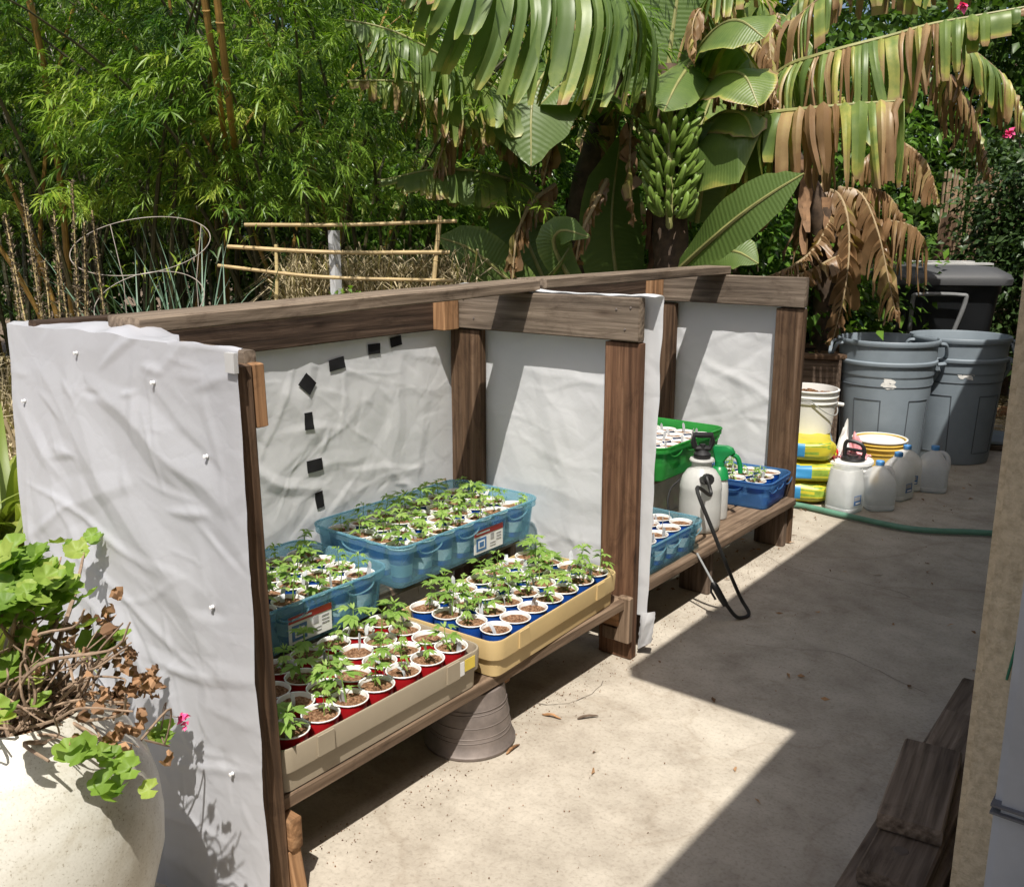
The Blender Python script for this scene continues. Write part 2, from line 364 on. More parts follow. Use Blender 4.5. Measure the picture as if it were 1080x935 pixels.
def link(o, parent=None):
    COL.objects.link(o)
    if parent is not None:
        o.parent = parent; o.matrix_parent_inverse = world(parent).inverted()
    return o
def world(o):
    if o.parent is None: return o.matrix_basis.copy()
    return world(o.parent) @ o.matrix_parent_inverse @ o.matrix_basis
def tag(o, label=None, cat=None, group=None, kind=None):
    if label: o['label'] = label
    if cat: o['category'] = cat
    if group: o['group'] = group
    if kind: o['kind'] = kind
    return o
def thing(name, label, cat, loc=(0, 0, 0), rz=0, group=None):
    o = bpy.data.objects.new(name, None); COL.objects.link(o); o.empty_display_size = .1
    o.matrix_basis = Matrix.Translation(V(loc)) @ Matrix.Rotation(rz, 4, 'Z')
    return tag(o, label, cat, group)
def copy_thing(root, loc, rot=None, label=None, group=None):
    r = root.copy(); COL.objects.link(r)
    r.matrix_basis = Matrix.Translation(V(loc)) @ (rot if rot is not None else Matrix())
    if label: r['label'] = label
    if group: r['group'] = group
    for ch in root.children:
        c = ch.copy(); COL.objects.link(c); c.parent = r
        for g in ch.children:
            d = g.copy(); COL.objects.link(d); d.parent = c
    return r

def board(name, p0, p1, w, h, mat, parent=None, side=None, bev=.004, wob=.002):
    """A board from p0 to p1: w across (along 'side'), h the other way. Local x runs along the grain."""
    p0, p1 = V(p0), V(p1); d = p1-p0; L = d.length; x = d/L
    y = V(side) if side else (V((0, 0, 1)).cross(x) if abs(x.z) < .9 else V((1, 0, 0)))
    y = (y-x*y.dot(x)).normalized(); z = x.cross(y)
    n = max(2, int(L/.12)); vs, fs = [], []
    b = min(bev, w*.2, h*.2)
    sec = [(-w/2+b, -h/2), (w/2-b, -h/2), (w/2, -h/2+b), (w/2, h/2-b), (w/2-b, h/2), (-w/2+b, h/2), (-w/2, h/2-b), (-w/2, -h/2+b)]
    sd = R.random()*50
    xs = [0, b*.8] + [L*i/n for i in range(1, n)] + [L-b*.8, L]
    for i, xx in enumerate(xs):
        k = 1-(2*b/min(w, h) if i in (0, len(xs)-1) else 0)
        for (a, c) in sec:
            q = noise.noise((xx*3+sd, a*9, c*9))*wob
            q2 = noise.noise((xx*3+sd+9, a*9, c*9))*wob
            vs.append((xx, a*k+q, c*k+q2))
    m_ = len(sec)
    for i in range(len(xs)-1):
        for j in range(m_): fs.append((i*m_+j, i*m_+(j+1) % m_, (i+1)*m_+(j+1) % m_, (i+1)*m_+j))
    fs += [tuple(range(m_-1, -1, -1)), tuple((len(xs)-1)*m_+j for j in range(m_))]
    mb = MB(); mb.add(vs, fs)
    o = bpy.data.objects.new(name, mb.mesh(name, mat, True))
    mw = Matrix((x, y, z)).transposed().to_4x4(); mw.translation = p0
    o.matrix_basis = mw
    return link(o, parent)

def catmull(pts, n):
    pts = [V(p) for p in pts]; P = [pts[0]*2-pts[1]]+pts+[pts[-1]*2-pts[-2]]; out = []
    for k in range(n+1):
        t = k/n*(len(pts)-1); i = min(int(t), len(pts)-2); t -= i
        a, b, c, d = P[i], P[i+1], P[i+2], P[i+3]
        out.append(.5*((2*b)+(c-a)*t+(2*a-5*b+4*c-d)*t*t+(3*b-a-3*c+d)*t**3))
    return out
def rrect(hx, hy, r, n=5):
    out = []
    for cx, cy, a0 in ((hx-r, hy-r, 0), (-hx+r, hy-r, 90), (-hx+r, -hy+r, 180), (hx-r, -hy+r, 270)):
        for k in range(n+1):
            a = math.radians(a0+90*k/n); out.append((cx+r*math.cos(a), cy+r*math.sin(a)))
    return out
def tub(mb, hx, hy, r, prof, mi=0):
    mb.loops([[(x, y, z) for x, y in rrect(hx-i, hy-i, max(.004, r-i))] for i, z in prof], mi)

# leaf clouds with numpy: every leaf a folded blade
def leaf_mesh(name, base, dirs, length, width, fold=.25, rnd=None, mat=None, parent=None, droop=.25, segs=2, normal_up=None):
    n = len(base); d = dirs/np.maximum(1e-9, np.linalg.norm(dirs, axis=1, keepdims=True))
    ref = NP.normal(size=(n, 3))*(.55 if normal_up is None else normal_up)+np.array([0, 0, 1.0])
    s = np.cross(d, ref); s /= np.maximum(1e-9, np.linalg.norm(s, axis=1, keepdims=True))
    up = np.cross(s, d)
    L = np.broadcast_to(np.asarray(length, float), (n,))[:, None]; W = np.broadcast_to(np.asarray(width, float), (n,))[:, None]
    g = np.array([0, 0, -1.0])
    mid = base+d*L*.42+up*L*.02
    tip = base+d*L*.95+g*L*droop
    l = mid+s*W*.5+up*W*fold; r = mid-s*W*.5+up*W*fold
    vs = np.stack([base, l, mid, r, tip], axis=1).reshape(-1, 3)
    i = np.arange(n)[:, None]*5
    tris = np.concatenate([i+[0, 2, 1], i+[0, 3, 2], i+[1, 2, 4], i+[2, 3, 4]], axis=1).reshape(-1, 3)
    me = bpy.data.meshes.new(name); nv, nf = len(vs), len(tris)
    me.vertices.add(nv); me.vertices.foreach_set('co', vs.ravel().astype(np.float32))
    me.loops.add(nf*3); me.loops.foreach_set('vertex_index', tris.ravel().astype(np.int32))
    me.polygons.add(nf); me.polygons.foreach_set('loop_start', np.arange(0, nf*3, 3, dtype=np.int32))
    me.update(calc_edges=True)
    rr = NP.random(n) if rnd is None else np.asarray(rnd)
    a = me.attributes.new('rnd', 'FLOAT', 'POINT'); a.data.foreach_set('value', np.repeat(np.clip(rr, 0, 1), 5).astype(np.float32))
    me.materials.append(mat)
    return link(bpy.data.objects.new(name, me), parent)

# ================================================================== setting: camera, light, ground, house
cam = bpy.data.cameras.new('camera'); co = bpy.data.objects.new('camera', cam); COL.objects.link(co)
cam.sensor_fit = 'HORIZONTAL'; cam.sensor_width = 36; cam.lens = 36*F/1080; cam.clip_end = 500; cam.clip_start = .02
co.location = (0, 0, EYE); co.rotation_euler = (PI/2-PITCH, 0, YAW); sc.camera = co

SUN = V((.32, -.48, 1.0)).normalized()
sl = bpy.data.lights.new('sun', 'SUN'); sl.energy = 5.0; sl.angle = math.radians(.5); sl.color = (1, .95, .87)
so = bpy.data.objects.new('sun', sl); COL.objects.link(so); so.rotation_euler = (-SUN).to_track_quat('-Z', 'Y').to_euler()
w = bpy.data.worlds.new('World'); sc.world = w; w.use_nodes = True
nt = w.node_tree; bg = nt.nodes['Background']; sky = nt.nodes.new('ShaderNodeTexSky'); sky.sky_type = 'NISHITA'; sky.sun_disc = False
sky.sun_elevation = math.asin(SUN.z); sky.sun_rotation = math.atan2(SUN.x, SUN.y)
nt.links.new(sky.outputs[0], bg.inputs[0]); bg.inputs[1].default_value = .10; sky.dust_density = 3.5; sky.ozone_density = .6
sc.view_settings.view_transform = 'Standard'; sc.view_settings.look = 'None'; sc.view_settings.exposure = .25; sc.view_settings.gamma = 1
sc.render.engine = 'CYCLES'
cy = sc.cycles; cy.max_bounces = 8; cy.diffuse_bounces = 4; cy.glossy_bounces = 3; cy.transmission_bounces = 5; cy.transparent_max_bounces = 12
cy.caustics_reflective = False; cy.caustics_refractive = False; cy.use_denoising = True
try: cy.denoiser = 'OPENIMAGEDENOISE'
except Exception: pass

def sheet_plane(name, x0, x1, y0, y1, z, step, amp, mat, kind='structure', edge=None):
    nx, ny = int((x1-x0)/step)+1, int((y1-y0)/step)+1
    mb = MB(); vs = []
    for j in range(ny+1):
        for i in range(nx+1):
            x, y = x0+(x1-x0)*i/nx, y0+(y1-y0)*j/ny
            vs.append((x, y, z+amp*noise.fractal((x*.9, y*.9, 3.1), 1, 2, 4)))
    mb.add(vs, [(j*(nx+1)+i, j*(nx+1)+i+1, (j+1)*(nx+1)+i+1, (j+1)*(nx+1)+i) for j in range(ny) for i in range(nx)])
    return tag(mb.build(name, mat), kind=kind)
sheet_plane('ground', -60, 60, -30, 90, -.06, 2.0, .02, M['soil_ground'])
mb = MB()
mb.box((-.3, 1.5, -.06), (4.9, 14.2, .12)); conc = mb.build('concrete_path', M['concrete'], smooth=False); tag(conc, kind='structure')
# fine cracks lying on the slab
mb = MB()
def crack(pts, wd):
    for (a, b) in zip(pts[:-1], pts[1:]):
        a, b = V(a), V(b); n_ = (b-a).orthogonal() if False else V((-(b-a).y, (b-a).x, 0)).normalized()*wd*R.uniform(.5, 1.2)
        mb.add([a+n_, b+n_*.8, b-n_*.8, a-n_], [(3, 2, 1, 0)])
def wander(x, y, ang, n, st):
    out = [(x, y, .003)]
    for _ in range(n):
        ang += R.uniform(-.5, .5); x += st*math.cos(ang); y += st*math.sin(ang); out.append((x, y, .003))
    return out
crack(wander(-1.56, 2.48, -1.0, 9, .035), .0012); crack(wander(-1.30, 3.05, .3, 14, .05), .001); crack(wander(-.95, 3.9, 2.6, 20, .06), .0011)
o = mb.build('crack_lines', M['crack'], smooth=False); tag(o, kind='structure')

# house at the right: rendered walls, roof with a step in the eave
hs = thing('stucco_house', 'beige rendered house corner with white downspout at the right edge', 'house', (.9, 4.5, 0))
mb = MB(); mb.box((1.713, 5.4, 1.4), (4.0, 7.5, 2.8)); o = mb.build('wall', M['stucco'], hs, smooth=False)
bm = bmesh.new(); bm.from_mesh(o.data); bmesh.ops.bevel(bm, geom=[e for e in bm.edges if abs((e.verts[0].co-e.verts[1].co).z) > 1], offset=.012, segments=2, affect='EDGES'); bm.to_mesh(o.data); bm.free()
mb = MB(); mb.box((2.6, -1.2, 1.4), (4.0, 5.68, 2.8)); mb.build('wall', M['stucco'], hs, smooth=False)
mb = MB(); mb.box((1.72, 5.3, 2.70), (4.76, 8.0, .12)); mb.build('roof', M['roof'], hs, smooth=False)
mb = MB(); mb.box((2.03, -1.352, 2.70), (4.14, 5.29, .12)); mb.build('roof', M['roof'], hs, smooth=False)
mb = MB()
mb.box((-.158, 1.612, .75), (.13, .055, 1.9))
o = mb.build('downspout', M['downspout'], hs, smooth=False)
bm = bmesh.new(); bm.from_mesh(o.data); bmesh.ops.bevel(bm, geom=list(bm.edges), offset=.012, segments=2, affect='EDGES'); bm.to_mesh(o.data); bm.free()
for z in (.552, .566):
    mb = MB(); mb.box((-.158, 1.607, z), (.136, .062, .004)); mb.build('pipe_strap', M['soot'], hs, smooth=False)
o = link(bpy.data.objects.new('garden_twine', None))
COL.objects.unlink(o); bpy.data.objects.remove(o)
mb = MB(); mb.tube(catmull([(-.205, 1.645, 1.13), (-.214, 1.636, 1.0), (-.222, 1.634, .88), (-.235, 1.640, .765)], 14), .0022, 6)
tag(mb.build('garden_twine', M['twine_green']), 'loose green twine hanging down the beige house wall', 'twine')

# ================================================================== plastic sheets and the two plant stands
def seg_dist(u, v, s):
    ax, ay, bx, by = s[:4]; dx, dy = bx-ax, by-ay; L = dx*dx+dy*dy
    t = max(0, min(1, ((u-ax)*dx+(v-ay)*dy)/L)); px, py = ax+dx*t, ay+dy*t
    side = (u-ax)*dy-(v-ay)*dx
    return math.hypot(u-px, v-py), t, side
def film_sheet(name, parent, quad, nu, nv, nrm, folds, sd, k=1.0, over=0, over_dir=None, lumps=(), edge_wob=.006, mats=None, creases=90, taper=9):
    """quad: bottom-left, bottom-right, top-right, top-left. Rows past the top edge lie back over the rail.
    Thin plastic: tent-shaped creases of many sizes, a few long folds and a little slack."""
    bl, br, tr, tl = (np.array(p, float) for p in quad); nr = np.array(nrm, float); rows = nv+(6 if over else 0)
    rg = np.random.default_rng(int(sd*10)); Wd, Ht = np.linalg.norm(br-bl), np.linalg.norm(tl-bl)
    U, J = np.meshgrid(np.arange(nu+1)/nu, np.arange(rows+1)); Vv = np.minimum(1, J/nv); EX = np.maximum(0, (J-nv)/6)
    X, Z = U*Wd, Vv*Ht
    D = np.zeros_like(X)
    flat = np.column_stack([X.ravel(), Z.ravel()])
    D += np.array([.008*noise.noise((x*2.1+sd, z*2.1, sd))+.0032*(1-2.2*abs(noise.noise((x*6.5+sd, z*7.5, sd*1.7)))) for x, z in flat]).reshape(X.shape)*k
    wx = np.array([noise.noise((x*5, z*5, sd+3)) for x, z in flat]).reshape(X.shape)*.035
    wz = np.array([noise.noise((x*5, z*5, sd+30)) for x, z in flat]).reshape(X.shape)*.035
    def tent(ax, az, bx, bz, wl, wr, am):
        dx, dz = bx-ax, bz-az; L2 = dx*dx+dz*dz
        t = np.clip(((X+wx-ax)*dx+(Z+wz-az)*dz)/L2, 0, 1); px, pz = ax+dx*t, az+dz*t
        ds = np.hypot(X+wx-px, Z+wz-pz); side = (X+wx-ax)*dz-(Z+wz-az)*dx
        w_ = np.where(side > 0, wl, wr)*(.35+.65*np.sin(PI*(.1+.8*t)))
        return am*np.maximum(0, 1-ds/w_)*np.sin(PI*(.06+.88*t))
    for f_ in folds: D += tent(f_[0], f_[1], f_[2], f_[3], f_[4]*1.5, f_[4]*2.6, f_[5])
    for q in range(creases):
        L = rg.choice([.06, .1, .16, .28, .45]); a = rg.normal(-.9, .75) if rg.random() < .65 else rg.uniform(0, PI)
        x0, z0 = rg.uniform(0, Wd), rg.uniform(0, Ht); wl = rg.uniform(.006, .03)*(.6+L*2); wr = wl*rg.choice([.5, 1, 2])
        D += tent(x0, z0, x0+L*math.cos(a), z0+L*math.sin(a), wl, wr, rg.choice([-1, 1, 1])*rg.uniform(.08, .22)*min(wl, wr)*k*2.0)
    D *= .3+.7*np.minimum(1, 7*np.minimum(U, 1-U)+.1)
    P_ = (bl+(br-bl)*U[..., None])*(1-Vv[..., None])+(tl+(tr-tl)*U[..., None])*Vv[..., None]+nr*D[..., None]
    e = (br-bl)/Wd
    for c_ in (0, nu):
        for r_ in range(rows+1): P_[r_, c_] += e*noise.noise((Vv[r_, c_]*9+sd, c_/nu, 2))*edge_wob
    if over:
        LZ = np.zeros_like(U)
        for (lu, lw, la) in lumps: LZ += la*np.exp(-((U-lu)/lw)**2)
        P_ += np.array(over_dir, float)*(EX*over*np.clip((taper-U)/.18, .12, 1))[..., None]
        P_[..., 2] += np.where(EX > 0, LZ*np.sin(PI*(.15+.7*EX))+.004, np.where(Vv > .93, LZ*.45*((Vv-.93)/.07)**2, 0))
        P_[..., 2] += np.where(EX > 0, np.array([.006*noise.noise((u*14, ex*3, sd)) for u, ex in zip(U.ravel(), EX.ravel())]).reshape(U.shape), 0)
    vs = [V(p) for p in P_.reshape(-1, 3)]
    mb = MB(); mb.add(vs, [(j*(nu+1)+i, j*(nu+1)+i+1, (j+1)*(nu+1)+i+1, (j+1)*(nu+1)+i) for j in range(rows) for i in range(nu)])
    me = mb.mesh(name, mats or M['film'])
    o = link(bpy.data.objects.new(name, me), parent)
    return o, vs, nu

# ---- near stand
ns = thing('plant_stand', 'nearer timber plant stand with white plastic walls and trays of seedlings in full sun', 'plant stand', (-2.0, 1.9, 0), group='timber plant stands')
board('post', (-1.600, 1.127, 0), (-1.623, 1.127, 1.235), .095, .04, M['corner_wood'], ns, side=(1, 0, 0))
board('post', (-2.33, 1.13, 0), (-2.40, 1.13, 1.13), .09, .04, M['corner_wood'], ns, side=(1, 0, 0))
board('post', (-1.637, 2.692, 0), (-1.637, 2.692, 1.136), .138, .04, M['post_wood'], ns, side=(1, 0, 0))
board('post', (-2.338, 2.692, 0), (-2.338, 2.692, 1.136), .148, .04, M['corner_wood'], ns, side=(1, 0, 0))
board('crossbeam', (-2.50, 2.68, 1.2105), (-1.567, 2.68, 1.2125), .145, .04, M['beam_wood'], ns, side=(0, 0, 1))
board('crossbeam', (-2.50, 1.162, 1.205), (-1.60, 1.162, 1.205), .11, .03, M['beam_wood'], ns, side=(0, 0, 1))
board('back_rail', (-2.42, 1.10, 1.205), (-2.42, 2.655, 1.205), .145, .04, M['rail_wood'], ns, side=(0, 0, 1))
board('top_cap', (-2.07, 1.15, 1.284), (-2.07, 2.70, 1.308), .14, .038, M['cap_wood'], ns, side=(1, 0, 0))
board('corner_block', (-2.392, 2.61, 1.135), (-2.392, 2.61, 1.255), .09, .085, M['fresh_wood'], ns, side=(1, 0, 0))
board('corner_block', (-1.603, 1.163, 1.10), (-1.606, 1.163, 1.235), .06, .028, M['fresh_wood'], ns, side=(1, 0, 0))
board('lower_shelf', (-1.655, 1.12, .217), (-1.655, 2.665, .217), .15, .036, M['shelf_wood'], ns, side=(1, 0, 0))
board('lower_shelf', (-1.815, 1.15, .217), (-1.815, 2.665, .217), .15, .036, M['shelf_wood'], ns, side=(1, 0, 0))
board('upper_shelf', (-2.215, 1.15, .335), (-2.215, 1.872, .335), .39, .03, M['old_plank'], ns, side=(1, 0, 0))
board('upper_shelf', (-2.215, 1.878, .377), (-2.215, 2.61, .377), .39, .03, M['old_plank'], ns, side=(1, 0, 0))
for y, zt in ((1.25, .318), (1.84, .318), (1.93, .36), (2.6, .36)):
    board('shelf_support', (-2.09, y, 0), (-2.09, y, zt), .09, .04, M['old_plank'], ns, side=(1, 0, 0))
board('shelf_bearer', (-1.60, 2.645, .165), (-1.95, 2.645, .165), .06, .035, M['fresh_wood'], ns, side=(0, 0, 1))
board('shelf_bearer', (-1.545, 1.165, .155), (-1.95, 1.165, .155), .08, .035, M['fresh_wood'], ns, side=(0, 0, 1))
board('shelf_bearer', (-1.555, 1.165, -.0), (-1.575, 1.165, .11), .04, .035, M['fresh_wood'], ns, side=(1, 0, 0))
board('shelf_bearer', (-1.625, 1.86, .185), (-1.625, 2.02, .185), .05, .025, M['fresh_wood'], ns, side=(1, 0, 0))
board('post_block', (-1.585, 2.655, .075), (-1.585, 2.655, .245), .05, .03, M['shelf_wood'], ns, side=(1, 0, 0))
board('post_block', (-1.635, 2.655, .075), (-1.635, 2.655, .125), .07, .03, M['shelf_wood'], ns, side=(1, 0, 0))

# near end sheet, facing the camera
folds = [(.30, 1.20, .66, .98, .028, .030), (.66, .98, .95, 1.24, .03, .024), (.66, .98, .80, .62, .05, .014), (.10, 1.22, .62, .62, .035, .020), (.12, 1.05, .42, .52, .03, -.013),
         (.05, .95, .30, .30, .04, .012), (.30, .80, .62, .70, .02, .009), (.34, .62, .66, .58, .018, -.008), (.55, .52, .98, .40, .012, .008), (.62, .95, .72, .30, .05, .009), (.78, .55, .95, .12, .05, -.012), (.40, .95, .70, .45, .06, .012),
         (.20, 1.24, .36, .85, .03, .012), (.30, .42, .95, .36, .008, .006), (.83, .9, .97, .5, .03, .008)]
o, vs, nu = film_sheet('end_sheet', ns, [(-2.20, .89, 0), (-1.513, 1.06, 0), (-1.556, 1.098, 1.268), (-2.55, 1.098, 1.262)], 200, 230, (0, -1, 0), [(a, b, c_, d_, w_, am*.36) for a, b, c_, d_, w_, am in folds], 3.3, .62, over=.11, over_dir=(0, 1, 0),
                       lumps=((.36, .07, .016), (.52, .06, .018)), mats=M['film_dim'], taper=.80, creases=150)
def sheet_point(x, z):
    b = min(range(len(vs)), key=lambda i: (vs[i].x-x)**2+(vs[i].z-z)**2); return vs[b]
pin = MB(); pin.lathe([(.001, 0), (.0040, 0), (.0048, .002), (.0036, .0035), (.0032, .006), (.0046, .0075), (.004, .009), (.001, .0095)], 10)
pin_me = pin.mesh('push_pin', M['pin'])
for (x, y) in ((82, 373), (164, 403), (36, 422), (221, 480), (236, 635), (261, 808)):
    d_ = at(x, y, 1)-V((0, 0, EYE)); t = 1.09/d_.y; p = V((0, 0, EYE))+d_*t
    q = sheet_point(p.x, p.z); po = bpy.data.objects.new('push_pin', pin_me)
    po.matrix_basis = Matrix.Translation(q+V((0, -.001, 0))) @ Matrix.Rotation(PI/2, 4, 'X'); link(po, o)
# grey tape at the top outer corner
mb = MB(); mb.box((-1.566, 1.090, 1.245), (.03, .010, .04)); mb.build('corner_tape', M['film_edge'], ns)

# back sheet with its row of black tape
folds = [(.45, .25, .95, .55, .03, 0.0060), (.75, .35, 1.1, .38, .02, 0.0060), (.95, .50, 1.15, .62, .03, 0.0054), (.30, .15, .62, .40, .04, 0.0048), (1.05, .3, 1.2, .55, .03, -0.0048), (1.18, .2, 1.3, .72, .03, 0.0060), (.62, .75, .95, .66, .04, -0.0042), (.1, .5, .5, .62, .03, 0.0048),
         (.9, .2, 1.1, .28, .02, 0.0048), (.2, .3, .7, .42, .02, 0.0048), (1.3, .1, 1.42, .6, .03, 0.0054), (.55, .15, .8, .3, .03, 0.0048)]
o, vs2, nu2 = film_sheet('back_sheet', ns, [(-2.424, 1.14, .33), (-2.424, 2.70, .33), (-2.424, 2.70, 1.15), (-2.424, 1.14, 1.15)], 260, 150, (1, 0, 0), [(a, b, c_, d_, w_, am*.6) for a, b, c_, d_, w_, am in folds], 8.1, .45, creases=150)
def back_point(x, y):
    d_ = at(x, y, 1)-V((0, 0, EYE)); t = -2.412/d_.x; p = V((0, 0, EYE))+d_*t
    b = min(range(len(vs2)), key=lambda i: (vs2[i].y-p.y)**2+(vs2[i].z-p.z)**2); return V((vs2[b].x+.0035, p.y, p.z)), b
def tape(x, y, w_, h_, rot):
    p, b = back_point(x, y); mb = MB(); n_ = 6; pts = []
    for j in range(n_+1):
        for i in range(n_+1):
            a, c = (i/n_-.5)*w_, (j/n_-.5)*h_
            yy, zz = a*math.cos(rot)-c*math.sin(rot), a*math.sin(rot)+c*math.cos(rot)
            k_ = min(range(len(vs2)), key=lambda q: (vs2[q].y-p.y-yy)**2+(vs2[q].z-p.z-zz)**2)
            pts.append((vs2[k_].x+.0045+R.uniform(0, .0006), p.y+yy, p.z+zz))
    mb.add(pts, [(j*(n_+1)+i, j*(n_+1)+i+1, (j+1)*(n_+1)+i+1, (j+1)*(n_+1)+i) for j in range(n_) for i in range(n_)])
    return mb.build('tape_piece', M['tape'], o)
tape(419, 360, .058, .036, .12); tape(396, 368, .058, .037, 0); tape(357, 384, .07, .04, .12); tape(326, 405, .058, .05, -.75)
tape(326, 444, .036, .058, -.02); tape(333, 491, .065, .042, .02); tape(338, 527, .034, .058, .10)
# wall sheet at the far end of the near stand: wraps the post and the crossbeam
folds = [(.12, .9, .40, .42, .05, .012), (.45, .95, .62, .25, .04, .012), (.30, .45, .8, .40, .03, .009), (.36, .12, .52, .62, .04, -.010), (.55, .80, .48, .35, .05, .010), (.975, .15, .97, 1.2, .018, -.03), (.93, .2, .94, 1.2, .012, .015)]
film_sheet('end_sheet', ns, [(-2.46, 2.725, .10), (-1.535, 2.725, .16), (-1.515, 2.728, 1.285), (-2.5, 2.725, 1.285)], 170, 170, (0, -.6, 0), [(a, b, c_, d_, w_, am*.7) for a, b, c_, d_, w_, am in folds], 14.2, .5, over=.055, over_dir=(0, -1, 0), lumps=((.4, .1, .02), (.95, .05, .008), (.2, .1, .02)))
film_sheet('sheet_flap', ns, [(-1.575, 2.733, .02), (-1.52, 2.735, .06), (-1.50, 2.72, .19), (-1.56, 2.722, .17)], 20, 20, (.3, -.7, 0), [(.01, .0, .04, .15, .015, .02)], 5.5, .6, creases=8)

nail = MB(); nail.lathe([(.001, .0015), (.0035, .0012), (.004, 0)], 10); nail_me = nail.mesh('nail', M['galv'])
for (x, z) in ((-1.62, 1.18), (-1.655, 1.245), (-1.60, 1.252), (-2.28, 1.18), (-2.33, 1.25)):
    no = bpy.data.objects.new('nail', nail_me); no.matrix_basis = Matrix.Translation((x, 2.6585, z)) @ Matrix.Rotation(PI/2, 4, 'X'); link(no, [c for c in ns.children if c.name.startswith('crossbeam')][0])

# ---- far stand
fs = thing('plant_stand', 'farther timber plant stand holding green bins and the white sprayer', 'plant stand', (-2.0, 3.5, 0), group='timber plant stands')
board('post', (-1.69, 4.268, 0), (-1.69, 4.268, 1.146), .138, .04, M['corner_wood'], fs, side=(1, 0, 0))
board('post', (-2.37, 4.268, 0), (-2.37, 4.268, 1.141), .148, .04, M['corner_wood'], fs, side=(1, 0, 0))
board('post', (-2.43, 2.79, 0), (-2.43, 2.79, 1.13), .09, .04, M['corner_wood'], fs, side=(1, 0, 0))
board('crossbeam', (-2.50, 4.256, 1.2195), (-1.618, 4.256, 1.2195), .14, .04, M['beam_wood'], fs, side=(0, 0, 1))
board('back_rail', (-2.43, 2.76, 1.205), (-2.43, 4.23, 1.215), .145, .04, M['rail_wood'], fs, side=(0, 0, 1))
board('top_cap', (-2.085, 2.755, 1.31), (-2.085, 4.285, 1.312), .14, .038, M['cap_wood'], fs, side=(1, 0, 0))
board('corner_block', (-2.40, 4.19, 1.15), (-2.40, 4.19, 1.262), .09, .085, M['fresh_wood'], fs, side=(1, 0, 0))
board('lower_shelf', (-1.68, 2.80, .222), (-1.68, 4.24, .222), .17, .036, M['shelf_wood'], fs, side=(1, 0, 0))
board('lower_shelf', (-1.86, 2.80, .222), (-1.86, 4.24, .222), .17, .036, M['shelf_wood'], fs, side=(1, 0, 0))
board('upper_shelf', (-2.16, 2.80, .425), (-2.16, 4.10, .425), .42, .03, M['shelf_wood'], fs, side=(1, 0, 0))
for y in (2.86, 4.05):
    board('shelf_support', (-2.0, y, 0), (-2.0, y, .41), .09, .04, M['old_plank'], fs, side=(0, 1, 0))
mb = MB(); mb.box((-1.985, 3.62, .315), (.012, .72, .16)); mb.build('riser_board', M['ivory'], fs, smooth=False)
board('shelf_bearer', (-1.60, 2.80, .165), (-1.95, 2.80, .165), .075, .035, M['fresh_wood'], fs, side=(0, 0, 1))
board('shelf_bearer', (-1.61, 2.815, 0), (-1.61, 2.815, .125), .05, .035, M['old_plank'], fs, side=(1, 0, 0))
board('shelf_support', (-1.70, 3.42, 0), (-1.70, 3.42, .20), .14, .038, M['old_plank'], fs, side=(1, 0, 0))
board('shelf_support', (-1.70, 4.20, 0), (-1.70, 4.20, .20), .15, .038, M['old_plank'], fs, side=(1, 0, 0))
film_sheet('back_sheet', fs, [(-2.434, 2.76, .33), (-2.434, 4.25, .33), (-2.434, 4.25, 1.15), (-2.434, 2.76, 1.15)], 120, 80, (1, 0, 0), [(.4, .3, 1.0, .6, .03, .01)], 21.1, .8)
film_sheet('end_sheet', fs, [(-2.46, 4.305, .10), (-1.635, 4.305, .12), (-1.635, 4.305, 1.275), (-2.5, 4.305, 1.275)], 110, 110, (0, -.6, 0),
           [(.2, .9, .5, .3, .05, .01), (.5, .9, .6, .2, .05, .01)], 31.2, .7, over=.045, over_dir=(0, -1, 0), lumps=((.3, .1, .012),))
# ================================================================== trays, bins and potted seedlings
ORD = ['first', 'second', 'third', 'fourth', 'fifth', 'sixth', 'seventh', 'eighth', 'ninth']
def make_tray(label, loc, rz, mat, hx, hy, h):
    t = thing('seed_tray', label, 'tray', loc, rz)
    mb = MB(); tub(mb, hx, hy, .045, [(.022, .0), (.016, .004), (.014, h*.47), (.003, h*.50), (.0, h-.006), (.002, h), (.007, h), (.010, h-.008), (.014, h*.52), (.024, h*.48), (.026, .009)])
    o = mb.build('tray_body', mat); o.parent = t
    for s in (-1, 1):
        for yy in (-hy*.62, hy*.62):
            b = MB(); b.box((s*(hx+.0), yy, h*.76), (.006, .05, h*.44)); q = b.build('moulded_rib', mat, smooth=False); q.parent = t
    return t
def sticker_part(parent, c, w_, h_, nrm_x, red=True):
    mb = MB(); x = c[0]
    mb.box((x, c[1], c[2]), (.002, w_, h_), 0)
    s = .0012*(1 if nrm_x > 0 else -1)
    mb.box((x+s, c[1], c[2]+h_*.38), (.002, w_*.998, h_*.24), 1)
    mb.box((x+s, c[1]-w_*.26, c[2]-h_*.12), (.002, w_*.34, h_*.56), 2)
    mb.box((x+s*1.5, c[1]-w_*.26, c[2]-h_*.12), (.002, w_*.22, h_*.34), 0)
    mb.box((x+s*2, c[1]-w_*.26, c[2]-h_*.12), (.002, w_*.15, h_*.22), 2)
    mb.box((x+s, c[1]+w_*.12, c[2]+.006), (.002, w_*.12, h_*.26), 3)
    for k in range(3): mb.box((x+s, c[1]+w_*.35, c[2]+h_*(.12-.13*k)), (.002, w_*.17, h_*.06), 3)
    for k in range(2): mb.box((x+s, c[1]+w_*.14, c[2]-h_*(.22+.12*k)), (.002, w_*.2, h_*.04), 3)
    mb.box((x+s*1.6, c[1]-w_*.2, c[2]+h_*.38), (.002, w_*.45, h_*.07), 0)
    o = mb.build('sticker', [M['sticker_white'], M['sticker_red'], M['sticker_blue'], M['sticker_grey']], smooth=False); o.parent = parent; return o
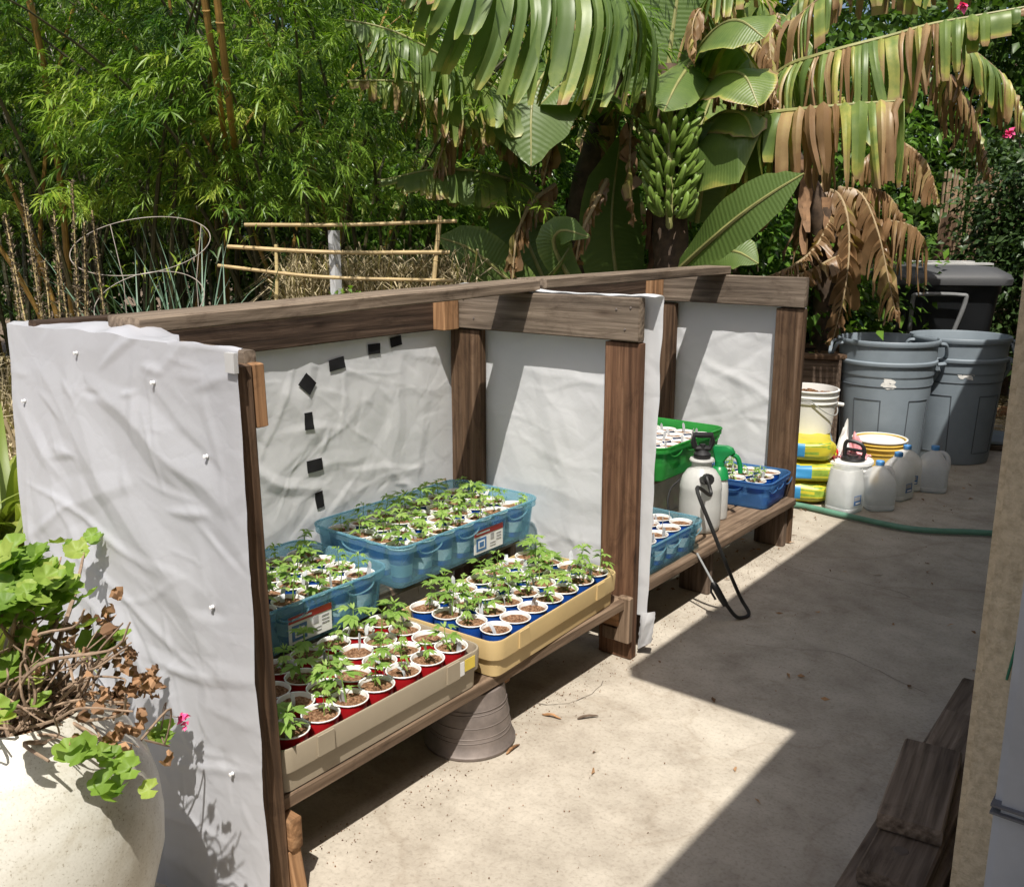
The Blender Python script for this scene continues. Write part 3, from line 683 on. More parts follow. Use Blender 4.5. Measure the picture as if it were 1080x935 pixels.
def make_bin(label, loc, rz, mat, hx, hy, h, sticker=None, group=None):
    t = thing('storage_bin', label, 'storage bin', loc, rz, group)
    mb = MB(); tub(mb, hx, hy, .06, [(.034, .0), (.026, .006), (.012, h-.03), (.001, h-.026), (.0, h-.004), (.003, h), (.008, h), (.012, h-.006), (.015, h-.03), (.030, .012), (.04, .007)])
    o = mb.build('bin_body', mat); o.parent = t
    mb = MB(); l = rrect(hx-.001, hy-.001, .058); l.append(l[0]); mb.tube([(x, y, h-.002) for x, y in l], .004, 6, cap=False)
    o = mb.build('rim', mat); o.parent = t
    for yy in (-hy*.60, -hy*.1, hy*.62):
        g = [(hx-.004, yy+.052*math.cos(a), h-.028-.022*math.sin(a)) for a in np.linspace(0, PI, 11)]
        mb = MB(); mb.tube(g, .003, 5); o = mb.build('moulded_grip', mat); o.parent = t
    for s in (-1, 1):
        g = [(.052*math.cos(a), s*(hy-.006), h-.028-.022*math.sin(a)) for a in np.linspace(0, PI, 11)]
        mb = MB(); mb.tube(g, .003, 5); o = mb.build('moulded_grip', mat); o.parent = t
    if sticker is not None:
        sticker_part(t, (hx-.016, sticker, h*.42), .155, .082, 1)
    return t

# ---- the pieces of a potted seedling
def cup_mesh(mat, name):
    mb = MB(); h, r0, r1 = .118, .030, .0455
    pr = [(.001, .003), (r0-.003, .003), (r0-.001, 0), (r0+.001, .001), (r0+.004, .030), (r0+.0045, .033), (r0+.008, .068), (r0+.0095, .071), (r1-.001, h-.004),
          (r1+.0015, h-.004), (r1+.0025, h-.0015), (r1+.001, h), (r1-.001, h-.001), (r1-.002, h-.005), (r0+.008, .07), (r0+.004, .02), (.001, .018)]
    mi = [0]*8+[0, 1, 1, 1, 1, 1, 1, 1]
    mb.lathe(pr, 22, mis=mi); return mb.mesh(name, [mat, M['cup_white']])
CUPS = {'red': cup_mesh(M['cup_red'], 'red_cup'), 'blue': cup_mesh(M['cup_blue'], 'blue_cup')}
SOILS = []
for k in range(4):
    mb = MB(); vs_, fs_ = [(0, 0, .108+R.uniform(-.003, .003))], []
    rings = [.009, .018, .027, .035, .0422]
    for i, rr in enumerate(rings):
        for j in range(16):
            a = 2*PI*j/16; vs_.append((rr*math.cos(a)+R.uniform(-.0015, .0015)*(i < 4), rr*math.sin(a)+R.uniform(-.0015, .0015)*(i < 4), .106+R.uniform(-.005, .005)*(1 if i < 4 else .4)))
    for j in range(16): fs_.append((0, 1+j, 1+(j+1) % 16))
    for i in range(4):
        for j in range(16): fs_.append((1+i*16+j, 1+(i+1)*16+j, 1+(i+1)*16+(j+1) % 16, 1+i*16+(j+1) % 16))
    mb.add(vs_, fs_); SOILS.append(mb.mesh('soil', M['soil']))
def leaflet(mb, rnd, p, d, L, W, up, tint, droop=.25):
    d = d.normalized(); s = d.cross(up).normalized(); u = s.cross(d)
    prof = [(0, .12), (.22, .72), (.45, 1.0), (.7, .75), (.88, .36), (1, .02)]
    vs_ = []
    for t, w_ in prof:
        c = p+d*(L*t)-V((0, 0, 1))*(droop*L*t*t)
        vs_ += [c+s*(W*.5*w_)+u*(.10*W*w_), c, c-s*(W*.5*w_)+u*(.10*W*w_)]
    fs_ = []
    for i in range(len(prof)-1):
        a = i*3; fs_ += [(a, a+1, a+4, a+3), (a+1, a+2, a+5, a+4)]
    mb.add(vs_, fs_); rnd += [tint]*len(vs_)
def seedling_mesh(sd, H, big):
    r_ = random.Random(sd); mb = MB(); rnd = []
    lean = V((r_.uniform(-.18, .18), r_.uniform(-.18, .18), 1)); base = V((r_.uniform(-.006, .006), r_.uniform(-.006, .006), .100))
    st = [base+lean*(H*t)+V((r_.uniform(-.002, .002), r_.uniform(-.002, .002), 0)) for t in (0, .35, .7, 1)]
    n0 = mb.tube(st, [.0021, .0018, .0015, .001], 6); rnd += [.75]*(len(mb.v)-len(rnd))
    nodes = 2
    for k in range(nodes+1):
        t = .38+.62*k/nodes; p = base+lean*(H*t); a0 = r_.uniform(0, PI)+k*PI/2
        size = (.044 if big else .043)*(1.15-.4*(k/nodes))*r_.uniform(.85, 1.15)
        if k == 0: size *= (.5 if big else .7)
        for s in range(2):
            a = a0+s*PI+r_.uniform(-.3, .3); out = V((math.cos(a), math.sin(a), r_.uniform(.1, .65))).normalized()
            pl = size*.5; q = p+out*pl; mb.tube([p, q], [.0009, .0007], 4); 
            tint = r_.uniform(.35, 1.0); rnd += [tint]*(len(mb.v)-len(rnd))
            side = V((-math.sin(a), math.cos(a), 0)); nl = 3 if k == 0 else (5 if not big else r_.choice((5, 7)))
            for j in range(nl):
                f_ = (j-(nl-1)/2)/max(1, (nl-1)/2); th = f_*1.35
                dd = V((out.x, out.y, r_.uniform(-.25, .2))).normalized()*math.cos(th)+side*math.sin(th)
                leaflet(mb, rnd, q, dd, size*(1-.42*abs(f_))*r_.uniform(.9, 1.1), size*.34, V((0, 0, 1)), min(1, tint*r_.uniform(.85, 1.1)), r_.uniform(.1, .45))
    for j in range(5):
        a = R.uniform(0, 2*PI); leaflet(mb, rnd, base+lean*H, V((math.cos(a), math.sin(a), .9)), .02, .006, V((0, 0, 1)), .9, 0)
    mb.a['rnd'] = rnd; return mb.mesh('seedling', M['seedling'])
SMALL = [seedling_mesh(100+k, .058+.014*(k % 3), False) for k in range(12)]
BIG = [seedling_mesh(200+k, .065+.016*(k % 3), True) for k in range(12)]
def tag_mesh(sd, curl):
    r_ = random.Random(sd); mb = MB(); L = .050+.012*r_.random(); n_ = 7; vs_ = []; w_ = .0065
    for i in range(n_+1):
        t = i/n_; ang = curl*t*t
        x, z = (math.sin(ang)*L*t*.6, .098+L*t*math.cos(ang*.6))
        ww = w_*(1 if t < .85 else 1-.8*(t-.85)/.15)
        vs_ += [(x, -ww, z), (x+.0012, -ww, z), (x+.0012, ww, z), (x, ww, z)]
    fs_ = []
    for i in range(n_):
        a = i*4
        for j in range(4): fs_.append((a+j, a+(j+1) % 4, a+4+(j+1) % 4, a+4+j))
    fs_.append((n_*4, n_*4+1, n_*4+2, n_*4+3)); mb.add(vs_, fs_); return mb.mesh('plant_tag', M['tag_white'])
TAGS = [tag_mesh(k, c) for k, c in enumerate((.1, .5, 1.0, -.4, 1.5))]
STRAIGHT = [tag_mesh(20+k, c) for k, c in enumerate((.0, .08, -.06))]

def potted(label, group, p, cup, plant, rz, tags=1, tagset=None, hide_bin=False):
    t = thing('potted_seedling' if plant else 'soil_cup', label, 'potted seedling' if plant else 'soil cup', p, rz, group)
    for nm, me in (('cup', CUPS[cup]), ('soil', SOILS[R.randrange(4)])):
        o = bpy.data.objects.new(nm, me); COL.objects.link(o); o.parent = t
    if plant:
        o = bpy.data.objects.new('seedling', plant); COL.objects.link(o); o.parent = t
        o.rotation_euler = (0, 0, R.uniform(0, 6.28)); s = R.choice((.6, .75, .85, .95, 1, 1.05, 1.1, 1.2))*R.uniform(.92, 1.08); o.scale = (s, s, .88+.12*s if s < 1 else 1+(s-1)*.5); o.rotation_euler = (R.gauss(0, .07), R.gauss(0, .07), R.uniform(0, 6.28)); o.location = (0, 0, .012*(1-o.scale[2]))
    for k in range(tags):
        o = bpy.data.objects.new('plant_tag', R.choice(tagset or TAGS)); COL.objects.link(o); o.parent = t
        a = R.uniform(0, 6.28); o.location = (.024*math.cos(a), .024*math.sin(a), R.uniform(-.012, .006)); o.rotation_euler = (R.uniform(-.2, .2), R.uniform(-.2, .2), R.uniform(0, 6.28))
    return t
ROWN = ['front row', 'second row', 'third row', 'back row']
def fill(tray_loc, rz, nx, ny, sx, sy, z, cup, plants, lab, group, p_plant=1.0, tagset=None, tag_n=(0, 1, 1), noun='seedling', skip=()):
    m_ = Matrix.Translation(V(tray_loc)) @ Matrix.Rotation(rz, 4, 'Z')
    rown = ROWN if nx == 4 else (['front row', 'middle row', 'back row'] if nx == 3 else ['front row', 'back row'])
    for i in range(nx):
        for j in range(ny):
            if (i, j) in skip: continue
            x = ((nx-1)/2-i)*sx+R.uniform(-.002, .002); y = (j-(ny-1)/2)*sy+R.uniform(-.002, .002)
            p = m_ @ V((x, y, z))
            has = plants is not None and R.random() < p_plant
            posn = f'{ORD[j]} from near end, {rown[i]} of {lab}'
            label = (f'{cup} cup seedling, {posn}' if has else f'{cup} cup of bare soil, {posn}')
            potted(label, group, p, cup, R.choice(plants) if has else None, R.uniform(0, 6.28), R.choice(tag_n), tagset)

T1 = (-1.765, 1.505, .236); T2 = (-1.762, 2.243, .236)
make_tray('long taupe plastic tray of red cups at the near end of the lower shelf', T1, .0, M['tray_grey'], .197, .362, .118)
t2 = make_tray('long ochre yellow plastic tray of blue cups on the lower shelf', T2, .05, M['tray_yellow'], .197, .362, .118)
t1 = bpy.data.objects['seed_tray']
mb = MB(); mb.box((.1985, .292, .092), (.0015, .042, .034), 0); mb.box((.1990, .255, .088), (.0015, .026, .040), 1)
o = mb.build('sticker', [M['sticker_yellow'], M['sticker_white']], smooth=False); o.parent = t1
fill(T1, .0, 4, 7, .0915, .0945, .014, 'red', BIG, 'the taupe tray', 'red cups in the taupe tray', p_plant=.86)
fill(T2, .05, 4, 7, .0915, .0945, .010, 'blue', BIG[:4]+SMALL, 'the yellow tray', 'blue cups in the yellow tray', p_plant=.8)

B1 = (-2.17, 1.545, .351); B2 = (-2.17, 2.287, .393)
make_bin('clear teal storage bin of seedlings at the near end of the upper shelf', B1, 0, M['bin_teal'], .215, .345, .148, sticker=.03)
make_bin('clear teal storage bin of seedlings on the upper shelf beside the brown corner post', B2, 0, M['bin_teal'], .215, .372, .150, sticker=.08)
fill(B1, 0, 4, 7, .0925, .0925, .009, 'blue', SMALL, 'the nearer teal bin', 'blue cups in the nearer teal bin', p_plant=.97)
fill(B2, 0, 4, 7, .0925, .096, .009, 'blue', SMALL, 'the farther teal bin', 'blue cups in the farther teal bin', p_plant=.97)

# far stand
G1 = (-2.08, 3.10, .441); G2 = (-2.08, 3.70, .441)
make_bin('green translucent bin partly behind the white end sheet, on the upper shelf', G1, 0, M['bin_green'], .215, .285, .152)
make_bin('green translucent bin of tagged soil cups above the white sprayer', G2, 0, M['bin_green'], .215, .30, .155)
fill(G1, 0, 4, 5, .0925, .1, .009, 'blue', None, 'the nearer green bin', 'soil cups in the nearer green bin', tagset=STRAIGHT)
fill(G2, 0, 4, 5, .0925, .1, .011, 'blue', None, 'the farther green bin', 'soil cups in the farther green bin', tagset=STRAIGHT)
L1 = (-1.765, 3.06, .241)
make_bin('small teal bin of soil cups on the far lower shelf beside the end sheet', L1, 0, M['bin_teal'], .165, .235, .130)
fill(L1, 0, 3, 4, .096, .098, .008, 'blue', None, 'the small teal bin', 'soil cups in the small teal bin', tagset=STRAIGHT)
L2 = (-1.80, 4.075, .241)
make_bin('deep blue plastic bin of seedlings at the far end of the lower shelf', L2, .06, M['bin_blue'], .19, .165, .13)
fill(L2, .06, 3, 3, .098, .096, .008, 'blue', SMALL, 'the deep blue bin', 'blue cups in the deep blue bin', p_plant=.75, tagset=STRAIGHT)

# ---- upturned washtub-like bucket under the lower shelf
t = thing('upturned_bucket', 'dull metal bucket upside down under the lower shelf', 'bucket', (-1.682, 1.925, 0))
mb = MB(); mb.lathe([(.120, .0), (.136, .0), (.139, .004), (.139, .011), (.134, .016), (.131, .03), (.128, .034), (.128, .040), (.1255, .046), (.120, .09), (.1195, .094), (.1155, .125), (.113, .131), (.108, .172), (.105, .190), (.098, .194), (.090, .188), (.001, .188)], 40)
o = mb.build('bucket_body', M['galv']); o.parent = t
for z, r_ in ((.05, .1250), (.062, .1232), (.094, .1196), (.131, .1135), (.142, .1125)):
    mb = MB(); mb.tube([(r_*math.cos(a), r_*math.sin(a), z) for a in np.linspace(0, 2*PI, 41)], .0016, 6, cap=False); o = mb.build('pressed_ring', M['galv']); o.parent = t

# ---- pump sprayer with hose and wand
sp = thing('pump_sprayer', 'white pump sprayer with black hose standing on the far lower shelf', 'sprayer', (-1.745, 3.52, .241))
mb = MB(); mb.lathe([(.06, .0), (.078, .004), (.086, .014), (.089, .03), (.090, .13), (.088, .17), (.090, .185), (.089, .20), (.080, .235), (.062, .262), (.045, .275), (.042, .28), (.042, .30), (.05, .302), (.053, .308), (.05, .315), (.001, .315)], 36)
o = mb.build('tank', M['tank']); o.parent = sp
mb = MB(); mb.lathe([(.001, .314), (.036, .314), (.037, .335), (.025, .345), (.014, .352), (.012, .375), (.001, .376)], 20); o = mb.build('pump_cap', M['black_plastic']); o.parent = sp
mb = MB(); mb.tube([(-.03, 0, .358), (-.04, 0, .385), (-.036, 0, .415), (.036, 0, .415), (.04, 0, .385), (.03, 0, .358), (-.03, 0, .358)], .013, 8); o = mb.build('pump_handle', M['black_plastic']); o.parent = sp
o.rotation_euler = (0, 0, .6)
mb = MB(); mb.tube([(.03, -.05, .232), (.07, -.085, .25)], [.020, .017], 10); mb.tube([(.065, -.08, .25), (.085, -.10, .255)], [.024, .024], 10); o = mb.build('hose_nut', M['black_plastic']); o.parent = sp
loc = V(sp.location)
hp = [V((-1.665, 3.425, .495)), V((-1.64, 3.36, .52)), V((-1.605, 3.33, .46)), at(735, 515, 3.55), at(752, 560, 3.55), at(768, 600, 3.62), at(781, 630, 3.72), V((-1.40, 3.30, .012)), V((-1.42, 3.24, .012)), at(768, 640, 3.66), at(764, 632, 3.62)]
hp = [V((p.x, p.y, max(.012, p.z))) for p in hp]
mb = MB(); mb.tube(catmull(hp, 60), .0075, 8); mb.build('hose', M['rubber'], sp)
wa, wb = at(735, 583, 3.66), at(764, 636, 3.62); wb = V((wb.x, wb.y, max(.02, wb.z)))
wd = (wb-wa).normalized()
mb = MB(); mb.tube([wa, wa.lerp(wb, .6)], .0045, 8); mb.build('spray_wand', M['metal_grey'], sp)
mb = MB(); mb.tube([wa.lerp(wb, .58), wa.lerp(wb, .66), wa.lerp(wb, .9), wb+wd*.01], [.010, .014, .014, .010], 10)
mb.tube([wa.lerp(wb, .66)+V((-.016, 0, 0)), wa.lerp(wb, .8)+V((-.03, -.006, 0)), wa.lerp(wb, .95)+V((-.028, -.006, 0))], .005, 6); mb.build('wand_grip', M['black_plastic'], sp)
mb = MB(); mb.tube(catmull([V((-1.82, 3.48, .46)), V((-1.845, 3.44, .42)), V((-1.835, 3.40, .36)), V((-1.80, 3.40, .30)), V((-1.76, 3.425, .27))], 20), .004, 6); mb.build('carry_strap', M['black_plastic'], sp)

b = thing('spray_bottle', 'white spray bottle with green trigger head behind the pump sprayer', 'spray bottle', (-1.755, 3.715, .241), .3)
mb = MB(); mb.lathe([(.03, 0), (.042, .004), (.044, .02), (.044, .13), (.040, .17), (.028, .20), (.018, .215), (.018, .225), (.001, .225)], 26); o = mb.build('bottle_body', M['tank']); o.parent = b
mb = MB(); mb.lathe([(.001, .214), (.044, .185), (.036, .225), (.022, .24), (.022, .265), (.001, .265)], 20); o = mb.build('screw_collar', M['green_plastic']); o.parent = b
mb = MB(); mb.loops([[(x+cx_, y, z) for x, y in rrect(a, .017, .008, 3)] for z, a, cx_ in ((.262, .02, 0), (.285, .03, .005), (.305, .048, .018), (.325, .042, .012), (.332, .03, .005))]); o = mb.build('spray_head', M['green_plastic']); o.parent = b
mb = MB(); mb.tube(catmull([(.045, 0, .30), (.075, 0, .285), (.088, 0, .25), (.092, 0, .215)], 10), [.011]*11, 8); o = mb.build('trigger', M['green_plastic']); o.parent = b
# ================================================================== bins, buckets, bags, jugs, hose, planks
def make_can(label, loc, rz):
    t = thing('rubbish_bin', label, 'rubbish bin', loc, rz, 'grey round rubbish bins')
    H = .83
    mb = MB(); mb.lathe([(.235, 0), (.243, .004), (.247, .02), (.283, .60), (.287, .604), (.2885, .612), (.2885, .66), (.290, .672), (.303, .676), (.305, .684), (.305, .694), (.300, .700), (.294, .702), (.2965, H-.035), (.308, H-.032), (.312, H-.02), (.313, H-.006), (.309, H), (.300, H), (.296, H-.01), (.283, .62), (.236, .03), (.001, .025)], 64)
    o = mb.build('bin_body', M['can_grey']); o.parent = t
    def rad(z): return .247+(.283-.247)*(z-.02)/.58
    for k in range(5):                                    # moulded panel outlines round the body
        a0 = 2*PI*k/5; a1 = a0+.62; pts = []
        for a in np.linspace(a0, a1, 10): pts.append(((rad(.46)+.001)*math.cos(a), (rad(.46)+.001)*math.sin(a), .46))
        for z in np.linspace(.46, .08, 8)[1:]: pts.append(((rad(z)+.001)*math.cos(a1), (rad(z)+.001)*math.sin(a1), z))
        for a in np.linspace(a1, a0, 10)[1:]: pts.append(((rad(.08)+.001)*math.cos(a), (rad(.08)+.001)*math.sin(a), .08))
        for z in np.linspace(.08, .46, 8)[1:]: pts.append(((rad(z)+.001)*math.cos(a0), (rad(z)+.001)*math.sin(a0), z))
        mb = MB(); mb.tube(pts, .0035, 5, cap=False); o = mb.build('panel_rib', M['can_groove_shade']); o.parent = t
    mb = MB(); z = .545; mb.tube([((rad(z)+.001)*math.cos(a), (rad(z)+.001)*math.sin(a), z) for a in np.linspace(0, 2*PI, 49)], .004, 5, cap=False); o = mb.build('body_ring', M['can_groove_shade']); o.parent = t
    for s in (0, PI):                                     # loop handles under the rim
        c, n_ = math.cos(s), math.sin(s)
        mb = MB()
        def P(r_, y, z): return (c*r_-n_*y, n_*r_+c*y, z)
        mb.tube(catmull([P(.298, -.075, .80), P(.335, -.07, .79), P(.352, -.035, .725), P(.353, 0, .712), P(.352, .035, .725), P(.335, .07, .79), P(.298, .075, .80)], 24), .012, 7)
        mb.tube(catmull([P(.298, -.06, .665), P(.34, -.055, .67), P(.345, 0, .655), P(.34, .055, .67), P(.298, .06, .665)], 16), .013, 7)
        mb.tube([P(.293, 0, .655), P(.318, 0, .62), P(.285, 0, .52)], [.03, .022, .004], 6)
        o = mb.build('handle', M['can_grey']); o.parent = t
    return t
def paint_patch(can, ang, z, w_, h_, sd):
    r_ = random.Random(sd); mb = MB()
    for k in range(34):
        a = ang+r_.uniform(-w_, w_); zz = z+r_.uniform(-h_, h_); s = r_.uniform(.008, .022); R_ = .247+.036*(zz-.02)/.58+.0022
        pts = []
        n_ = 7
        for j in range(n_):
            th = 2*PI*j/n_; q = s*r_.uniform(.4, 1.1); aa = a+q*math.cos(th)/R_; pts.append((R_*math.cos(aa), R_*math.sin(aa), zz+q*.7*math.sin(th)+.0003*k))
        mb.add(pts, [tuple(range(n_))])
    o = mb.build('worn_label', M['can_paint'], smooth=False); o.parent = can
c1 = make_can('grey rubbish bin with sun falling on it, beside the white bucket', (-1.80, 6.20, 0), math.radians(31))
c2 = make_can('grey rubbish bin half in house shadow, behind the blue capped jugs', (-1.48, 6.66, 0), math.radians(28))
paint_patch(c1, -1.75, .57, .10, .028, 4); paint_patch(c2, -1.62, .60, .14, .03, 5)

# wheeled cart bin behind
wb_ = thing('wheeled_bin', 'large black wheeled bin with grey lid behind the round bins', 'wheeled bin', (-1.97, 7.75, 0), math.radians(28))
mb = MB(); L = []
for z, hx, hy in ((.05, .24, .26), (.1, .26, .28), (.98, .335, .36), (1.0, .345, .37), (1.06, .345, .37)):
    L.append([(x, y, z) for x, y in rrect(hx, hy, .07)])
mb.loops(L); o = mb.build('bin_body', M['cart_black']); o.parent = wb_
mb = MB(); L = []
for z, hx, hy, ox in ((1.065, .39, .41, 0), (1.05, .40, .42, 0), (1.09, .405, .425, 0), (1.12, .39, .41, 0), (1.165, .32, .34, .0), (1.185, .22, .24, 0), (1.19, .05, .08, 0)):
    L.append([(x+ox, y, z) for x, y in rrect(hx, hy, min(.11, hx*.8))])
mb.loops(L); o = mb.build('lid', M['lid_grey']); o.parent = wb_
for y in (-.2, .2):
    mb = MB(); mb.box((.10, y, 1.187), (.40, .11, .012)); q = mb.build('lid_rib', M['lid_highlight'], smooth=False); q.parent = wb_
mb = MB(); mb.tube(catmull([(-.20, -.365, .72), (-.20, -.40, .74), (-.20, -.415, .95), (-.17, -.42, .985), (.07, -.42, .985), (.11, -.42, .95), (.06, -.40, .72), (.06, -.365, .70)], 40), .014, 8)
o = mb.build('grab_bar', M['bar_grey']); o.parent = wb_
for s in (-1, 1):
    mb = MB(); mb.lathe([(.001, -.03), (.09, -.03), (.11, -.02), (.11, .02), (.09, .03), (.001, .03)], 20)
    o = mb.build('wheel', M['rubber']); o.parent = wb_; o.matrix_basis = Matrix.Translation((.27, s*.30, .112)) @ Matrix.Rotation(PI/2, 4, 'X')

# bags of potting mix
def make_bag(label, loc, rz, a, b, c, sd):
    t = thing('soil_bag', label, 'soil bag', loc, rz, 'stacked yellow soil bags')
    mb = MB(); nu, nv = 60, 30; vs_ = []
    def sp_(q, e): return math.copysign(abs(q)**e, q)
    for j in range(nv+1):
        ph = -PI/2+PI*j/nv
        for i in range(nu):
            th = 2*PI*i/nu
            x = a*sp_(math.cos(ph), .38)*sp_(math.cos(th), .36); y = b*sp_(math.cos(ph), .38)*sp_(math.sin(th), .36); z = c*sp_(math.sin(ph), .62)
            ex = max(abs(x)/a, 0); z *= 1-.35*ex**6
            n_ = noise.noise((x*9+sd, y*9, z*9)); n2 = noise.noise((x*26+sd, y*22, z*30))
            k = 1+.075*n_+.03*n2
            z = (z+c)*k
            vs_.append((x*k, y*k, max(0, z)+.012*noise.noise((x*5+sd, y*5, 3))*(1 if z > c else 0)))
    fs_, ms_ = [], []
    for j in range(nv):
        for i in range(nu):
            q = (j*nu+i, j*nu+(i+1) % nu, (j+1)*nu+(i+1) % nu, (j+1)*nu+i); fs_.append(q)
            cx_ = sum(vs_[k][0] for k in q)/4/a; cy_ = sum(vs_[k][1] for k in q)/4/b; cz_ = sum(vs_[k][2] for k in q)/4/c
            m_ = 0
            if cy_ < -.55:                               # printed end towards the path
                if -.62 < cx_ < .02 and .5 < cz_ < 1.62: m_ = 2
                elif .12 < cx_ < .82 and .35 < cz_ < 1.75 and int(cz_*9) % 2: m_ = 1
                if m_ == 2 and -.5 < cx_ < -.1 and .8 < cz_ < 1.3 and int(cx_*22) % 2: m_ = 4
            elif cx_ > .5:
                if -.45 < cy_ < .5 and .6 < cz_ < 1.6: m_ = 3
                if m_ == 3 and int((cy_+2)*9) % 3 == 0 and .9 < cz_ < 1.3: m_ = 4
            ms_.append(m_)
    mb.v, mb.f, mb.m = vs_, fs_, ms_
    o = mb.build('bag_body', [M['bag_yellow'], M['bag_green'], M['bag_blue'], M['bag_lilac'], M['sticker_white']]); o.parent = t
    for s in (-1, 1):
        m2 = MB(); pts = [(s*a*(.99+.05*k), b*(f_*.9), c*(.75+.25*noise.noise((f_*3+sd, k, s)))) for k in (0, 1) for f_ in np.linspace(-1, 1, 12)]
        pts += [(x, y, z+.004) for x, y, z in pts]
        m2.add(pts, [(i, i+1, 13+i, 12+i) for i in range(11)]+[(24+i+12, 24+i+13, 24+i+1, 24+i) for i in range(11)]+[(12+i, 13+i, 37+i, 36+i) for i in range(11)])
        q = m2.build('seam', M['bag_yellow']); q.parent = t
    return t
make_bag('yellow soil bag, bottom of the stack under the white bucket', (-1.94, 5.17, .0), .42, .165, .26, .066, 1.3)
make_bag('yellow soil bag, crumpled middle one of the stack', (-1.91, 5.18, .122), .50, .16, .26, .062, 5.9)
make_bag('yellow soil bag, top of the stack directly under the white bucket', (-1.93, 5.18, .238), .40, .165, .255, .066, 9.4)

def make_bucket(name, label, loc, mat, r, h, cat='bucket'):
    t = thing(name, label, cat, loc, R.uniform(0, 1))
    mb = MB(); r0 = r*.87
    def rr(z): return r0+(r-r0)*z/h
    mb.lathe([(r0-.006, .0), (r0, .004), (rr(h*.70), h*.70), (rr(h*.7)+.007, h*.705), (rr(h*.73)+.007, h*.725), (rr(h*.74), h*.73), (rr(h*.83), h*.83), (rr(h*.83)+.008, h*.835), (rr(h*.86)+.008, h*.855), (rr(h*.86), h*.86), (rr(h*.97), h*.965), (rr(h)+.008, h*.968), (rr(h)+.009, h*.99), (rr(h)+.004, h), (rr(h)-.003, h), (rr(h)-.004, h*.97), (r0-.004, .01), (.001, .008)], 44)
    o = mb.build('bucket_body', mat); o.parent = t
    return t, rr
t, rr = make_bucket('plastic_bucket', 'white plastic bucket with wire handle on top of the yellow soil bags', (-1.935, 5.24, .362), M['bucket_white'], .150, .255)
t.rotation_euler = (0, .03, -.3)
mb = MB(); pts = [(0.155*math.cos(a), .155*math.sin(a)*1.02, .205-.09*max(0, math.sin((a+.9)/2.2*PI*.95))) for a in np.linspace(-1.6, 1.1, 24)]
mb.tube(pts, .0032, 6); o = mb.build('wire_handle', M['metal_grey']); o.parent = t
mb = MB(); mb.tube([(.155*math.cos(.85), .155*math.sin(.85), .165), (.19*math.cos(.85), .19*math.sin(.85), .16)], .011, 8); o = mb.build('handle_grip', M['bucket_white']); o.parent = t
mb = MB(); vs_ = []
for i in range(200):
    a, q = R.uniform(0, 6.28), .135*math.sqrt(R.random()); vs_.append((q*math.cos(a), q*math.sin(a)))
for x, y in vs_: mb.box((x, y, .205+R.uniform(-.008, .012)), (.022, .016, .02), 0, None)
o = mb.build('soil', M['soil']); o.parent = t
t, rr = make_bucket('plastic_bucket', 'white lidded plastic bucket holding tools behind the open jug', (-1.665, 5.18, 0), M['bucket_white'], .128, .235)
mb = MB(); mb.lathe([(.120, .232), (.135, .232), (.136, .242), (.130, .247), (.001, .246)], 40); o = mb.build('lid', M['bucket_white']); o.parent = t
t, rr = make_bucket('plastic_bucket', 'yellow plastic bucket with white rim behind the blue capped jugs', (-1.66, 5.72, 0), M['bucket_yellow'], .148, .27)
for z in (.225, .247, .268):
    mb = MB(); mb.tube([((rr(z)+.008)*math.cos(a), (rr(z)+.008)*math.sin(a), z) for a in np.linspace(0, 2*PI, 41)], .006, 6, cap=False); o = mb.build('rim_ring', M['bucket_white' if z > .26 else 'bucket_yellow']); o.parent = t
mb = MB(); mb.lathe([(.14, .262), (.12, .268), (.001, .266)], 40); o = mb.build('lid', M['bucket_white']); o.parent = t

# things lying on the white lidded bucket
B0 = V((-1.665, 5.18, .248))
t = thing('twine_reel', 'black plastic reel with folding handle on the white lidded bucket', 'reel', B0+V((.035, -.03, 0)))
mb = MB(); mb.lathe([(.001, 0), (.062, 0), (.066, .008), (.062, .018), (.03, .022), (.028, .03), (.001, .031)], 26); o = mb.build('base', M['black_plastic']); o.parent = t
mb = MB(); mb.tube(catmull([(-.045, 0, .01), (-.05, 0, .07), (-.035, 0, .105), (.03, .01, .095), (.055, .012, .06), (.05, .012, .01)], 24), [.011]*25, 7); mb.tube([(-.05, 0, .06), (.05, .01, .055)], .009, 6); o = mb.build('handle', M['black_plastic']); o.parent = t
t = thing('red_float', 'small red plastic ball on the rim of the white lidded bucket', 'ball', B0+V((-.072, -.055, .0)))
mb = MB(); mb.lathe([(.001, 0)]+[(.032*math.sin(a), .032-.032*math.cos(a)) for a in np.linspace(.2, PI-.3, 14)]+[(.01, .066), (.009, .07), (.001, .071)], 20); o = mb.build('ball_body', M['red_ball']); o.parent = t
mb = MB()
def rag(cx, cy, cz, s, sd, h):
    vs_ = []; n_ = 26
    for j in range(n_+1):
        for i in range(n_+1):
            u, v_ = i/n_-.5, j/n_-.5; rr_ = math.hypot(u, v_)
            z = h*math.exp(-(rr_/.28)**2)*(1+.5*noise.noise((u*6+sd, v_*6, 1)))+.018*noise.noise((u*14+sd, v_*14, 3))
            vs_.append((cx+u*s*(1-.4*math.exp(-(rr_/.3)**2))+.02*noise.noise((u*5+sd, v_*5, 9)), cy+v_*s*(1-.4*math.exp(-(rr_/.3)**2))+.02*noise.noise((u*5+sd, v_*5, 19)), cz+max(.002, z)))
    mb.add(vs_, [(j*(n_+1)+i, j*(n_+1)+i+1, (j+1)*(n_+1)+i+1, (j+1)*(n_+1)+i) for j in range(n_) for i in range(n_)])
rag(B0.x+.01, B0.y+.055, B0.z, .16, 2.2, .15)
tag(mb.build('cleaning_rag', M['rag_pink']), 'crumpled pink rag heaped on the white lidded bucket', 'rag')
mb = MB(); rag(B0.x-.045, B0.y+.04, B0.z+.004, .11, 7.2, .19)
